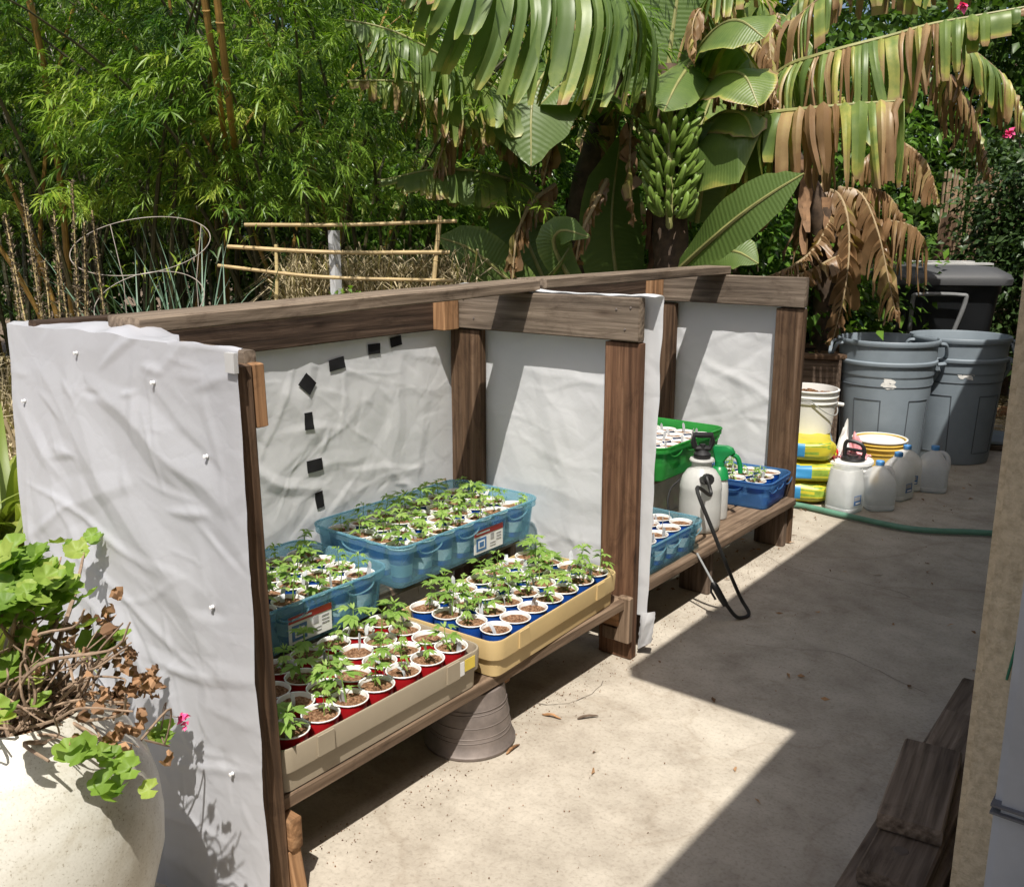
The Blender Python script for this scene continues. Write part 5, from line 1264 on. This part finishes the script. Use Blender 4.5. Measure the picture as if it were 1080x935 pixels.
banana_leaf(p1_, [(625, 70, 5.7), (590, 65, 5.35), (563, 100, 5.15), (560, 175, 5.1)], .31, .35, 18, .0, .05, 15, lat=tuple(RT+V((0, 0, .1))), tipdead=.1)
banana_leaf(p1_, [(605, 245, 5.9), (550, 195, 5.6), (475, 178, 5.4), (402, 190, 5.3)], .26, .75, 22, .05, .5, 16)
banana_leaf(p1_, [(575, 335, 5.6), (530, 290, 5.5), (495, 262, 5.4), (462, 250, 5.35)], .16, .1, 14, .0, .05, 17, lat='sun')
banana_leaf(p1_, [(590, 330, 5.8), (555, 250, 5.7), (535, 160, 5.6)], .24, .25, 16, .0, .05, 18, lat=tuple(RT+FW*.3), tipdead=.1)
banana_leaf(p1_, [(655, 330, 5.9), (645, 235, 5.8), (655, 140, 5.75)], .24, .25, 16, .02, .1, 19, lat=tuple(RT+FW*.5), tipdead=.2)
banana_leaf(p1_, [(600, 95, 5.5), (590, 120, 5.45), (580, 160, 5.4), (572, 195, 5.4)], .16, 1.0, 12, .95, .95, 20)
banana_leaf(p1_, [(520, 100, 5.5), (490, 120, 5.4), (470, 150, 5.35), (458, 185, 5.3)], .26, 1.0, 16, .85, .95, 21)
banana_leaf(p1_, [(585, 195, 5.6), (560, 215, 5.45), (545, 250, 5.4), (540, 295, 5.4)], .18, .95, 12, .95, .9, 22)
banana_leaf(p1_, [(640, 190, 5.6), (625, 220, 5.4), (612, 250, 5.35), (605, 290, 5.35)], .13, .95, 12, .95, .9, 23)
banana_leaf(p1_, [(610, 310, 5.3), (585, 262, 5.2), (592, 243, 5.1), (622, 250, 5.0)], .10, .1, 12, .05, .1, 24, tipdead=.2, lat='sun')
banana_leaf(p1_, [(560, 310, 5.3), (585, 285, 5.2), (600, 262, 5.15)], .07, .2, 10, .0, .05, 25)
q = at(708, 330, 5.75); p2_ = thing('banana_plant', 'fruiting banana plant with a big green bunch behind the far stand', 'banana plant', (q.x, q.y, 0), group='banana plants')
pseudostem(p2_, [(q.x, q.y, -.1), at(707, 260, 5.75), at(702, 150, 5.8), at(706, 70, 5.75)], .125, .075, 5, 14)
bunch(p2_, at(706, 132, 5.42), at(706, 228, 5.40), .17, 10, 10, 9, .76)
banana_leaf(p2_, [(703, 120, 5.8), (706, 60, 5.75), (714, 0, 5.7), (724, -70, 5.6)], .32, .05, 20, .02, .05, 31, lat=tuple(RT+V((0, 0, -.1))), tipdead=.15, ribr=.022)
banana_leaf(p2_, [(735, 60, 5.75), (725, 72, 5.5), (712, 92, 5.3), (700, 118, 5.2)], .17, .25, 12, .12, .05, 32, lat=tuple(RT))
banana_leaf(p2_, [(735, 70, 5.75), (765, 45, 5.5), (788, 60, 5.3), (800, 105, 5.2)], .27, .7, 14, .32, .6, 33)
banana_leaf(p2_, [(738, 95, 5.7), (762, 78, 5.3), (785, 80, 5.05), (800, 112, 4.95)], .20, .3, 14, .34, .1, 41, lat='sun', tipdead=.6)
banana_leaf(p2_, [(730, 60, 5.7), (756, 30, 5.3), (780, 22, 5.0), (806, 40, 4.9)], .22, .3, 14, .22, .1, 42, lat='sun', tipdead=.5)
banana_leaf(p2_, [(745, 130, 5.7), (765, 118, 5.4), (785, 122, 5.2), (795, 145, 5.15)], .15, .4, 12, .45, .2, 43, lat='sun', tipdead=.7)
banana_leaf(p1_, [(655, 120, 5.9), (635, 95, 5.5), (600, 85, 5.2), (570, 110, 5.1)], .24, .45, 16, .0, .05, 44, tipdead=.15)
banana_leaf(p2_, [(725, 45, 5.75), (742, 5, 5.6), (775, -25, 5.4), (810, -25, 5.3)], .34, .8, 16, .35, .7, 34)
banana_leaf(p2_, [(725, 165, 5.75), (748, 140, 5.5), (775, 125, 5.3), (803, 122, 5.2)], .42, .93, 5, .05, .2, 35, tipdead=.45, prof='cut')
banana_leaf(p2_, [(716, 285, 5.5), (745, 258, 5.15), (780, 228, 4.9), (815, 203, 4.75), (848, 183, 4.65)], .14, .05, 16, .0, .05, 36, lat='sun', tipdead=.12, ribr=.02)
banana_leaf(p2_, [(720, 300, 5.6), (745, 270, 5.5), (775, 265, 5.4), (800, 278, 5.3)], .13, .1, 12, .05, .1, 37, lat='sun')
banana_leaf(p2_, [(735, 235, 5.7), (742, 190, 5.6), (752, 150, 5.5), (765, 128, 5.45)], .16, .1, 12, .1, .1, 38, lat='sun')
banana_leaf(p2_, [(690, 95, 5.7), (670, 110, 5.5), (664, 160, 5.45), (668, 240, 5.45)], .12, .95, 12, .95, .9, 39)
banana_leaf(p2_, [(655, 60, 5.7), (640, 40, 5.5), (648, 20, 5.4), (665, 60, 5.3)], .12, .9, 12, .9, .9, 40)
q = at(880, 330, 6.5); p3_ = thing('banana_plant', 'banana plant at right with browned tattered leaves hanging over the bins', 'banana plant', (q.x, q.y, 0), group='banana plants')
pseudostem(p3_, [(q.x, q.y, -.1), at(872, 270, 6.4), at(835, 170, 6.2), at(790, 100, 6.0)], .12, .06, 7, 14)
banana_leaf(p3_, [(760, 150, 5.9), (785, 129, 5.5), (810, 120, 5.25), (850, 115, 5.1), (900, 110, 5.0), (954, 106, 4.9)], .47, .98, 26, .42, .9, 51, prof='cut', ribr=.022, tipdead=.4)
banana_leaf(p3_, [(780, 130, 6.0), (806, 92, 5.7), (832, 70, 5.45), (860, 60, 5.3), (894, 50, 5.2), (940, 38, 5.1), (982, 26, 5.0), (1030, 17, 4.9), (1090, 6, 4.8)], .54, .97, 38, .42, .9, 52, ribr=.024, tipdead=.4)
banana_leaf(p3_, [(785, 110, 6.0), (805, 60, 5.8), (822, 34, 5.65), (845, 15, 5.5), (870, -5, 5.4), (925, -34, 5.3)], .42, .97, 24, .55, .9, 53)
banana_leaf(p3_, [(830, 20, 6.0), (880, -45, 5.8), (950, -65, 5.6), (1020, -55, 5.5), (1090, -20, 5.4)], .45, .95, 28, .35, .9, 54)
banana_leaf(p3_, [(860, 200, 6.4), (884, 205, 6.25), (895, 240, 6.15), (892, 300, 6.1), (876, 368, 6.1)], .26, .84, 24, 1.0, 1, 55, ribr=.014, lat=tuple(RT+FW*-.4), a_spread=.3)
banana_leaf(p3_, [(885, 198, 6.4), (908, 205, 6.2), (926, 245, 6.1), (940, 310, 6.05), (946, 335, 6.05)], .30, .94, 20, .95, 1, 56, ribr=.012, lat=tuple(RT+FW*-.4), a_spread=.3)
banana_leaf(p3_, [(890, 240, 6.4), (930, 233, 6.2), (960, 238, 6.1), (975, 252, 6.05)], .42, .96, 14, 1.0, 1, 57, prof='cut', ribr=.012)
banana_leaf(p3_, [(885, 215, 6.45), (905, 200, 6.3), (935, 205, 6.2), (955, 235, 6.15)], .40, .97, 20, .9, 1, 61, ribr=.012)
banana_leaf(p3_, [(805, 296, 6.3), (835, 282, 6.2), (862, 258, 6.2), (884, 212, 6.3)], .16, .55, 22, 1.0, .9, 58, ribr=.018, a_spread=.3)
banana_leaf(p3_, [(820, 294, 6.2), (850, 288, 6.15), (880, 272, 6.15), (910, 262, 6.2)], .13, .7, 20, 1.0, .9, 59, ribr=.016, a_spread=.3)
banana_leaf(p3_, [(872, 190, 6.5), (850, 215, 6.4), (845, 250, 6.35), (850, 285, 6.35)], .22, .95, 20, .95, 1, 62, ribr=.014)
banana_leaf(p3_, [(900, 180, 6.3), (940, 150, 6.1), (975, 170, 6.0), (990, 215, 5.9)], .30, .95, 22, .75, .9, 60)
banana_leaf(p3_, [(760, 90, 6.0), (775, 60, 5.7), (795, 45, 5.5), (815, 70, 5.4)], .34, .95, 18, .85, 1, 63)
banana_leaf(p3_, [(790, 30, 5.8), (775, 40, 5.5), (768, 75, 5.4), (770, 120, 5.4)], .16, .97, 18, 1.0, 1, 64, ribr=.008, a_spread=.3)
banana_leaf(p3_, [(820, 15, 5.8), (812, 40, 5.5), (815, 85, 5.4), (822, 125, 5.4)], .15, .97, 18, .95, 1, 65, ribr=.008, a_spread=.3)
banana_leaf(p3_, [(745, 20, 5.7), (738, 10, 5.5), (730, 30, 5.4), (733, 70, 5.4)], .14, .97, 14, .95, 1, 66, ribr=.008, a_spread=.3)
banana_leaf(p3_, [(985, 60, 5.7), (1010, 95, 5.9), (1030, 130, 6.0), (1045, 190, 6.0)], .34, .98, 26, .8, 1, 67, ribr=.010, a_spread=.3)
banana_leaf(p3_, [(1000, 40, 5.5), (1035, 60, 5.6), (1065, 90, 5.7), (1090, 140, 5.7)], .34, .98, 26, .6, 1, 68, ribr=.010, a_spread=.25)
bunch(p3_, at(925, 312, 7.0), at(925, 352, 7.0), .11, 3, 9, 12, .62)
q = at(770, 330, 7.0); p4_ = thing('banana_plant', 'young banana plant in shade between the fruiting plant and the dead leaves', 'banana plant', (q.x, q.y, 0), group='banana plants')
pseudostem(p4_, [(q.x, q.y, -.1), at(772, 200, 7.0), at(780, 90, 6.9)], .10, .05, 8, 5)
for k, (px, py) in enumerate(((720, 40), (850, 40), (800, -20), (770, -40), (900, 110), (740, 130))):
    banana_leaf(p4_, [(778, 110, 6.9), ((778+px)/2, min(110, py)-20, 6.8), (px, py, 6.6), (px+(px-778)*.5, py+70, 6.5)], .30, .7, 18, .12+.1*(k % 3), .55, 70+k)
q = at(560, 330, 7.2); p5_ = thing('banana_plant', 'shaded banana plant deep behind the left banana leaves', 'banana plant', (q.x, q.y, 0), group='banana plants')
pseudostem(p5_, [(q.x, q.y, -.1), at(560, 200, 7.2), at(550, 80, 7.1)], .11, .06, 18, 5)
for k, (px, py) in enumerate(((470, 60), (640, 60), (520, -10), (600, -30), (450, 150), (650, 160))):
    banana_leaf(p5_, [(552, 110, 7.1), ((552+px)/2, min(110, py)-15, 7.0), (px, py, 6.8), (px+(px-552)*.4, py+80, 6.7)], .32, .7, 18, .1+.1*(k % 3), .55, 90+k)

# ---- split pole fence, wire cage, stakes
t = thing('pole_fence', 'low fence of three bamboo rails with a white stake behind the near stand', 'fence', tuple(at(352, 310, 5.0)[:2])+(0,))
def pole(name, pts, r_, mat='pole'):
    C_ = catmull([at(*p) for p in pts], 24); mb = MB(); mb.tube(C_, r_, 8)
    for i in range(3, 24, 5): mb.tube([C_[i].lerp(C_[i+1], .0), C_[i].lerp(C_[i+1], .12), C_[i].lerp(C_[i+1], .24)], [r_*1.02, r_*1.25, r_*1.02], 8)
    return mb.build(name, M[mat], t)
pole('rail', [(258, 237, 5.1), (370, 237, 5.05), (482, 233, 5.2)], .010); pole('rail', [(240, 260, 5.1), (350, 266, 5.05), (474, 266, 5.2)], .011); pole('rail', [(230, 280, 5.15), (340, 292, 5.05), (478, 296, 5.2)], .0095)
pole('post', [(455, 330, 5.22), (459, 280, 5.2), (464, 228, 5.18)], .013)
pole('post', [(290, 340, 5.2), (292, 300, 5.2), (291, 258, 5.2)], .010, 'stalk')
p = at(352, 243, 5.08); mb = MB(); mb.box((p.x, p.y, (p.z-.05)/2), (.045, .045, p.z+.05)); mb.build('stake', M['stake'], t, smooth=False)
t = thing('wire_cage', 'rusty wire plant cage of tilted rings beside the dry seed stalks', 'plant cage', (at(150, 300, 3.5).x, at(150, 300, 3.5).y, 0))
def ring(c, r_, tilt, name='ring'):
    ax = (FW*-1); nrm = (V((0, 0, 1))*math.cos(tilt)+V((ax.x, ax.y, 0)).normalized()*math.sin(tilt)).normalized(); u = RT; v_ = nrm.cross(u)
    pts = [c+u*(r_*math.cos(a))+v_*(r_*math.sin(a)) for a in np.linspace(0, 2*PI, 49)]; mb = MB(); mb.tube(pts, .0019, 6, cap=False); mb.build(name, M['wire'], t); return pts
ra = ring(at(149, 258, 3.5), .252, .43); rb = ring(at(158, 318, 3.5), .20, .55)
for k in (6, 18):
    mb = MB(); mb.tube([ra[k], rb[k], V((rb[k].x*.98+t.location.x*.02, rb[k].y, -.05))], .0016, 5); mb.build('upright_wire', M['wire'], t)

# ---- dry flower stalks, grasses, strap leaves at the left
def stalk_mesh(sd):
    rr = random.Random(sd); mb = MB(); pts = catmull([(0, 0, 0), (rr.uniform(-.05, .05), rr.uniform(-.05, .05), .6), (rr.uniform(-.1, .1), rr.uniform(-.1, .1), 1.45)], 12); mb.tube(pts, [.0048-.0002*i for i in range(13)], 6)
    n = 420; base = []; 
    for k in range(n):
        u = rr.uniform(.66, 1.0); f_ = u*11.99; i = int(f_); p = pts[i].lerp(pts[i+1], f_-i); a = rr.uniform(0, 6.28); q = .017*(1-.75*(u-.66)/.34)*rr.uniform(.3, 1); base.append((p.x+q*math.cos(a), p.y+q*math.sin(a), p.z))
    return mb.mesh('stalk', M['stalk']), np.array(base), pts
stalk_lab = ['dry seed stalk at the far left edge above the strap leaves', 'tall dry seed stalk, the highest at the left', 'dry seed stalk close beside the tallest one', 'dry seed stalk standing before the dark bamboo gap', 'second tall dry seed stalk left of the wire cage', 'dry seed stalk just inside the left of the wire cage', 'leaning dry seed stalk crossing the wire cage', 'short leaning dry stalk under the wire cage', 'short bushy dry stalk behind the white sheet corner', 'short dry stalk in the clump at the left edge', 'short dry stalk behind the top left sheet corner', 'thin dry stalk between the tall ones', 'low dry stalk at the left edge', 'dry stalk leaning left at the picture edge', 'broken short dry stalk behind the white sheet', 'thin dry stalk right of the second tall one']
tops = [(5, 225, 3.0, 0), (22, 192, 3.2, 0), (28, 215, 3.3, .0), (57, 222, 3.2, 0), (76, 190, 3.3, 0), (97, 222, 3.2, 0), (115, 235, 3.1, .14), (119, 256, 3.1, .16), (47, 275, 2.95, 0), (12, 262, 2.9, 0), (60, 262, 3.0, 0), (68, 246, 3.4, 0), (4, 290, 2.8, 0), (-12, 240, 3.0, -.1), (90, 280, 3.0, .05), (84, 205, 3.5, 0)]
for k, (px, py, w_, ln) in enumerate(tops):
    if k in (9, 11, 12, 15): continue
    rr = random.Random(300+k); me, hb, pts = stalk_mesh(300+k); tp = at(px, py, w_); H = tp.z/1.45
    t = thing('seed_stalk', stalk_lab[k], 'dry stalk', (tp.x-pts[-1].x*1-RT.x*ln, tp.y-pts[-1].y*1-RT.y*ln, 0), group='dry seed stalks behind the near stand')
    o = bpy.data.objects.new('stalk', me); COL.objects.link(o); o.parent = t
    d = NP.normal(size=(len(hb), 3)); d[:, 2] = abs(d[:, 2])+.3
    o2 = leaf_mesh('seed_head', hb, d, NP.uniform(.008, .018, len(hb)), .006, .2, None, M['seed'], None, droop=0); o2.parent = t
    if ln:
        for o_ in (o, o2): o_.rotation_euler = (0, math.atan2(ln, 1.4)*RT.x, 0)
    t.scale = (1, 1, H)
def blade_tuft(name, label, cat, c, n, L, wd, mat, sd, up=1.0, group=None, sig=.04, bend=.5, kind=None):
    rr = random.Random(sd); mb = MB(); rn = []
    for k in range(n):
        a = rr.uniform(0, 2*PI); d = V((math.cos(a), math.sin(a), 0)); l = L*rr.uniform(.55, 1.15); b = bend*rr.uniform(.4, 1.5)
        p = V(c)+V((rr.gauss(0, sig), rr.gauss(0, sig), 0)); s = V((-d.y, d.x, 0)); vs_ = []; m_ = 9; ti = rr.random()
        for j in range(m_+1):
            u = j/m_; q = p+d*(l*b*u*u)+V((0, 0, l*up*(u-.45*b*u*u*u))); w_ = wd*(1-u**2.2)*(.6+.4*min(1, u*4))
            vs_ += [q-s*w_*.5, q-V((0, 0, w_*.18)), q+s*w_*.5]
        fs_ = []
        for j in range(m_): fs_ += [(j*3, j*3+1, j*3+4, j*3+3), (j*3+1, j*3+2, j*3+5, j*3+4)]
        mb.add(vs_, fs_); rn += [ti]*len(vs_)
    mb.a['rnd'] = rn
    return mb
def tuft(name, label, cat, c, *a, mat='straw', group=None, **k):
    mb = blade_tuft(name, label, cat, c, *a, mat, **k); tag(mb.build(name, M[mat]), label, cat, group)
for k, (px, w_, lab) in enumerate(((140, 3.9, 'blue green bladed tuft under the wire cage rings'), (180, 3.9, 'blue green bladed tuft behind the bunched sheet top'), (215, 4.0, 'blue green bladed tuft nearest the pole fence'))):
    p = at(px, 330, w_); tuft('onion_tuft', lab, 'grass tuft', (p.x, p.y, -.05), 46, 1.55, .017, mat='blue_grass', sd=400+k, bend=.30, sig=.06, group='blue green tufts')
for k, (dx, dy, L, lab) in enumerate(((-2.95, .80, .95, 'yellow green strap leaf plant left of the white sheet'), (-2.8, 1.05, .9, 'strap leaf plant tucked behind the left edge of the sheet'), (-3.2, 1.15, 1.0, 'strap leaf plant further back at the left edge'))):
    tuft('strap_leaf_plant', lab, 'plant', (dx, dy, .02), 30, L, .05, mat='strap_leaf', sd=420+k, bend=.85, sig=.06, group='strap leaf plants')
q = at(-8, 560, 3.25)
tuft('strap_leaf_plant', 'strap leaf plant with long yellow green blades beside the sheet edge', 'plant', (q.x, q.y, .35), 40, .62, .045, mat='strap_leaf', sd=440, bend=1.0, sig=.07, group='strap leaf plants')
# straw undergrowth behind the fence and under the bamboo
n_ = 9000; P_ = []
for k in range(n_):
    px, w_ = R.uniform(-80, 520), R.uniform(3.6, 7.5); q = at(px, 300, w_); P_.append((q.x, q.y, R.uniform(0, .35)))
base = np.array(P_); d = NP.normal(size=(n_, 3))*np.array([.35, .35, .2])+np.array([0, 0, .9])
o = leaf_mesh('dry_undergrowth', base, d, NP.uniform(.35, .95, n_), NP.uniform(.008, .018, n_), .2, None, M['straw'], droop=.5); tag(o, kind='stuff')
n_ = 7000; P_ = []
for k in range(n_):
    px, w_ = R.uniform(300, 500), R.uniform(5.25, 5.9); q = at(px, 300, w_); P_.append((q.x, q.y, R.uniform(.5, 1.25)))
base = np.array(P_); d = NP.normal(size=(n_, 3))*np.array([.4, .4, .2])+np.array([0, 0, .8])
o = leaf_mesh('dry_grass', base, d, NP.uniform(.2, .5, n_), NP.uniform(.006, .012, n_), .2, None, M['straw'], droop=.6); tag(o, kind='stuff')
n_ = 6000; base = np.column_stack([NP.uniform(-4.2, -2.62, n_), NP.uniform(-.3, 2.6, n_), NP.uniform(.0, .25, n_)]); d = NP.normal(size=(n_, 3))*np.array([.6, .6, .3])+np.array([0, 0, .6])
o = leaf_mesh('weedy_ground_cover', base, d, NP.uniform(.12, .4, n_), NP.uniform(.006, .02, n_), .2, None, M['straw'], droop=.5); tag(o, kind='stuff')
p = at(366, 330, 4.7); mb = MB()
tree('small bright green weed poking up beside the white stake', (p.x, p.y), .05, .10, 1.12, 10, 26, .04, 500, 'geranium', .008, 'weed', 'weed', None, .035, .6)

# ---- glazed urn of straggly geranium at the near left
pc = at(42, 880, 1.78); t = thing('potted_geranium', 'speckled cream glazed urn with a straggly geranium before the white sheet', 'potted plant', (pc.x, pc.y, 0))
ur = .225; zt = at(60, 766, 1.66).z
mb = MB(); mb.lathe([(.10, 0), (.125, .004), (.13, .02), (.155, .06), (.195, zt*.35), (ur-.004, zt*.50), (ur, zt*.60), (ur-.004, zt*.69), (ur-.018, zt*.78), (ur-.042, zt*.87), (ur-.072, zt*.94), (ur-.098, zt*.98), (ur-.106, zt*1.0), (ur-.114, zt+.006), (ur-.122, zt), (ur-.122, zt-.03), (ur-.10, zt-.06), (.001, zt-.065)], 64)
o = mb.build('urn', M['pot'], None); o.parent = t
mb = MB(); mb.lathe([(ur-.122, zt-.03), (.06, zt-.015), (.001, zt-.01)], 30, closed=True); o = mb.build('soil', M['soil']); o.parent = t
rr = random.Random(77); mb = MB(); soil = V((pc.x, pc.y, zt-.03))
def stem(a_, b_, r_=.004, sag=.0):
    m_ = a_.lerp(b_, .5)+V((rr.uniform(-.05, .05), rr.uniform(-.05, .05), rr.uniform(-.02, .07)-sag)); m2 = a_.lerp(b_, .8)+V((rr.uniform(-.03, .03), rr.uniform(-.03, .03), rr.uniform(-.01, .03)))
    C_ = catmull([a_, m_, m2, b_], 14); mb.tube(C_, [r_*(1-.04*i) for i in range(15)], 6); return C_
LP = []   # leaf sites: position, size, normal
def leaves_at(px, py, w_, n, sp, size):
    c = at(px, py, w_)
    for k in range(n):
        LP.append((c+V((rr.gauss(0, sp), rr.gauss(0, sp), rr.gauss(0, sp*.7))), size*rr.uniform(.7, 1.2), V((rr.gauss(.25, .5), rr.gauss(-.45, .45), 1)).normalized()))
    return c
ends = [(18, 606, 1.75, 46, .042, .021), (48, 622, 1.72, 34, .034, .022), (10, 640, 1.65, 26, .04, .023), (58, 652, 1.75, 12, .024, .02), (88, 572, 2.16, 5, .016, .020), (75, 578, 2.14, 4, .014, .018), (112, 682, 1.82, 7, .02, .026), (78, 795, 1.55, 4, .016, .030), (122, 822, 1.6, 6, .02, .024), (168, 776, 1.98, 4, .014, .024), (-20, 620, 1.7, 50, .06, .028), (2, 745, 1.5, 3, .015, .024), (-30, 700, 1.6, 30, .06, .028), (118, 798, 1.62, 3, .01, .022)]
for e in ends:
    c = leaves_at(*e)
    for k in range(3 if e[3] > 8 else 1): stem(soil+V((rr.uniform(-.08, .08), rr.uniform(-.08, .08), 0)), c+V((rr.gauss(0, .02), rr.gauss(0, .02), -.01)), rr.uniform(.003, .006))
for k in range(75):
    e = at(rr.uniform(-20, 150), rr.uniform(640, 790), rr.uniform(1.5, 1.85)); stem(soil+V((rr.uniform(-.1, .1), rr.uniform(-.1, .1), 0)), e, rr.uniform(.0016, .0042))
fl = at(193, 757, 1.99); stem(at(140, 790, 1.8), at(170, 776, 1.98), .003); stem(at(168, 778, 1.98), fl, .0016)
mb.build('bare_stems', M['stem_brown'], t)
mb = MB(); rn = []
for c, s, n_ in LP:
    u = n_.orthogonal().normalized(); v_ = n_.cross(u); m_ = 26; vs_ = [c]; tint = rr.uniform(.2, 1)
    for ringk, f_ in ((1, .55), (2, 1.0)):
        for j in range(m_):
            a = .35+(2*PI-.7)*j/(m_-1); lob = (1+.10*math.cos(6*a)+.04*math.cos(18*a)) if ringk == 2 else 1; q = s*f_*lob
            vs_.append(c+u*(q*math.cos(a))+v_*(q*math.sin(a))+n_*(q*(.10+.22*f_)+.10*s*math.sin(a*5)*f_))
    fs_ = [(0, 1+j, 2+j) for j in range(m_-1)]+[(1+j, 1+m_+j, 2+m_+j, 2+j) for j in range(m_-1)]
    mb.add(vs_, fs_); rn += [tint]*len(vs_)
mb.a['rnd'] = rn; mb.build('foliage', M['geranium'], t)
mb = MB(); rn = []
for (px, py, w_, n, sp) in ((90, 660, 1.85, 12, .03), (112, 690, 1.85, 22, .03), (152, 718, 1.9, 14, .016), (130, 738, 1.88, 16, .02), (60, 720, 1.6, 12, .07), (110, 760, 1.65, 14, .045), (140, 770, 1.7, 8, .03)):
    c0 = at(px, py, w_)
    for k in range(n):
        c = c0+V((rr.gauss(0, sp), rr.gauss(0, sp), rr.gauss(0, sp))); n_ = V((rr.gauss(0, 1), rr.gauss(0, 1), rr.gauss(0, 1))).normalized(); u = n_.orthogonal().normalized(); v_ = n_.cross(u); s_ = rr.uniform(.007, .017); sd_ = rr.random()*50; vs_ = []
        for a_ in range(5):
            for b_ in range(5):
                x, y = (a_/2-1), (b_/2-1); q = noise.noise((x*1.2+sd_, y*1.2, 4))*1.3+.8*x*x*rr.uniform(.6, 1); f_ = 1 if abs(x)+abs(y) < 1.6 else .62
                vs_.append(c+u*(x*s_*f_)+v_*(y*s_*f_*.8)+n_*(q*s_))
        mb.add(vs_, [(a_*5+b_, a_*5+b_+1, a_*5+b_+6, a_*5+b_+5) for a_ in range(4) for b_ in range(4)]); rn += [rr.random()]*25
mb.a['rnd'] = rn; mb.build('dry_foliage', M['dry_leaf'], t)
flower(t, fl, .018, 18, 8); flower(t, fl+V((.008, 0, -.016)), .013, 8, 9)
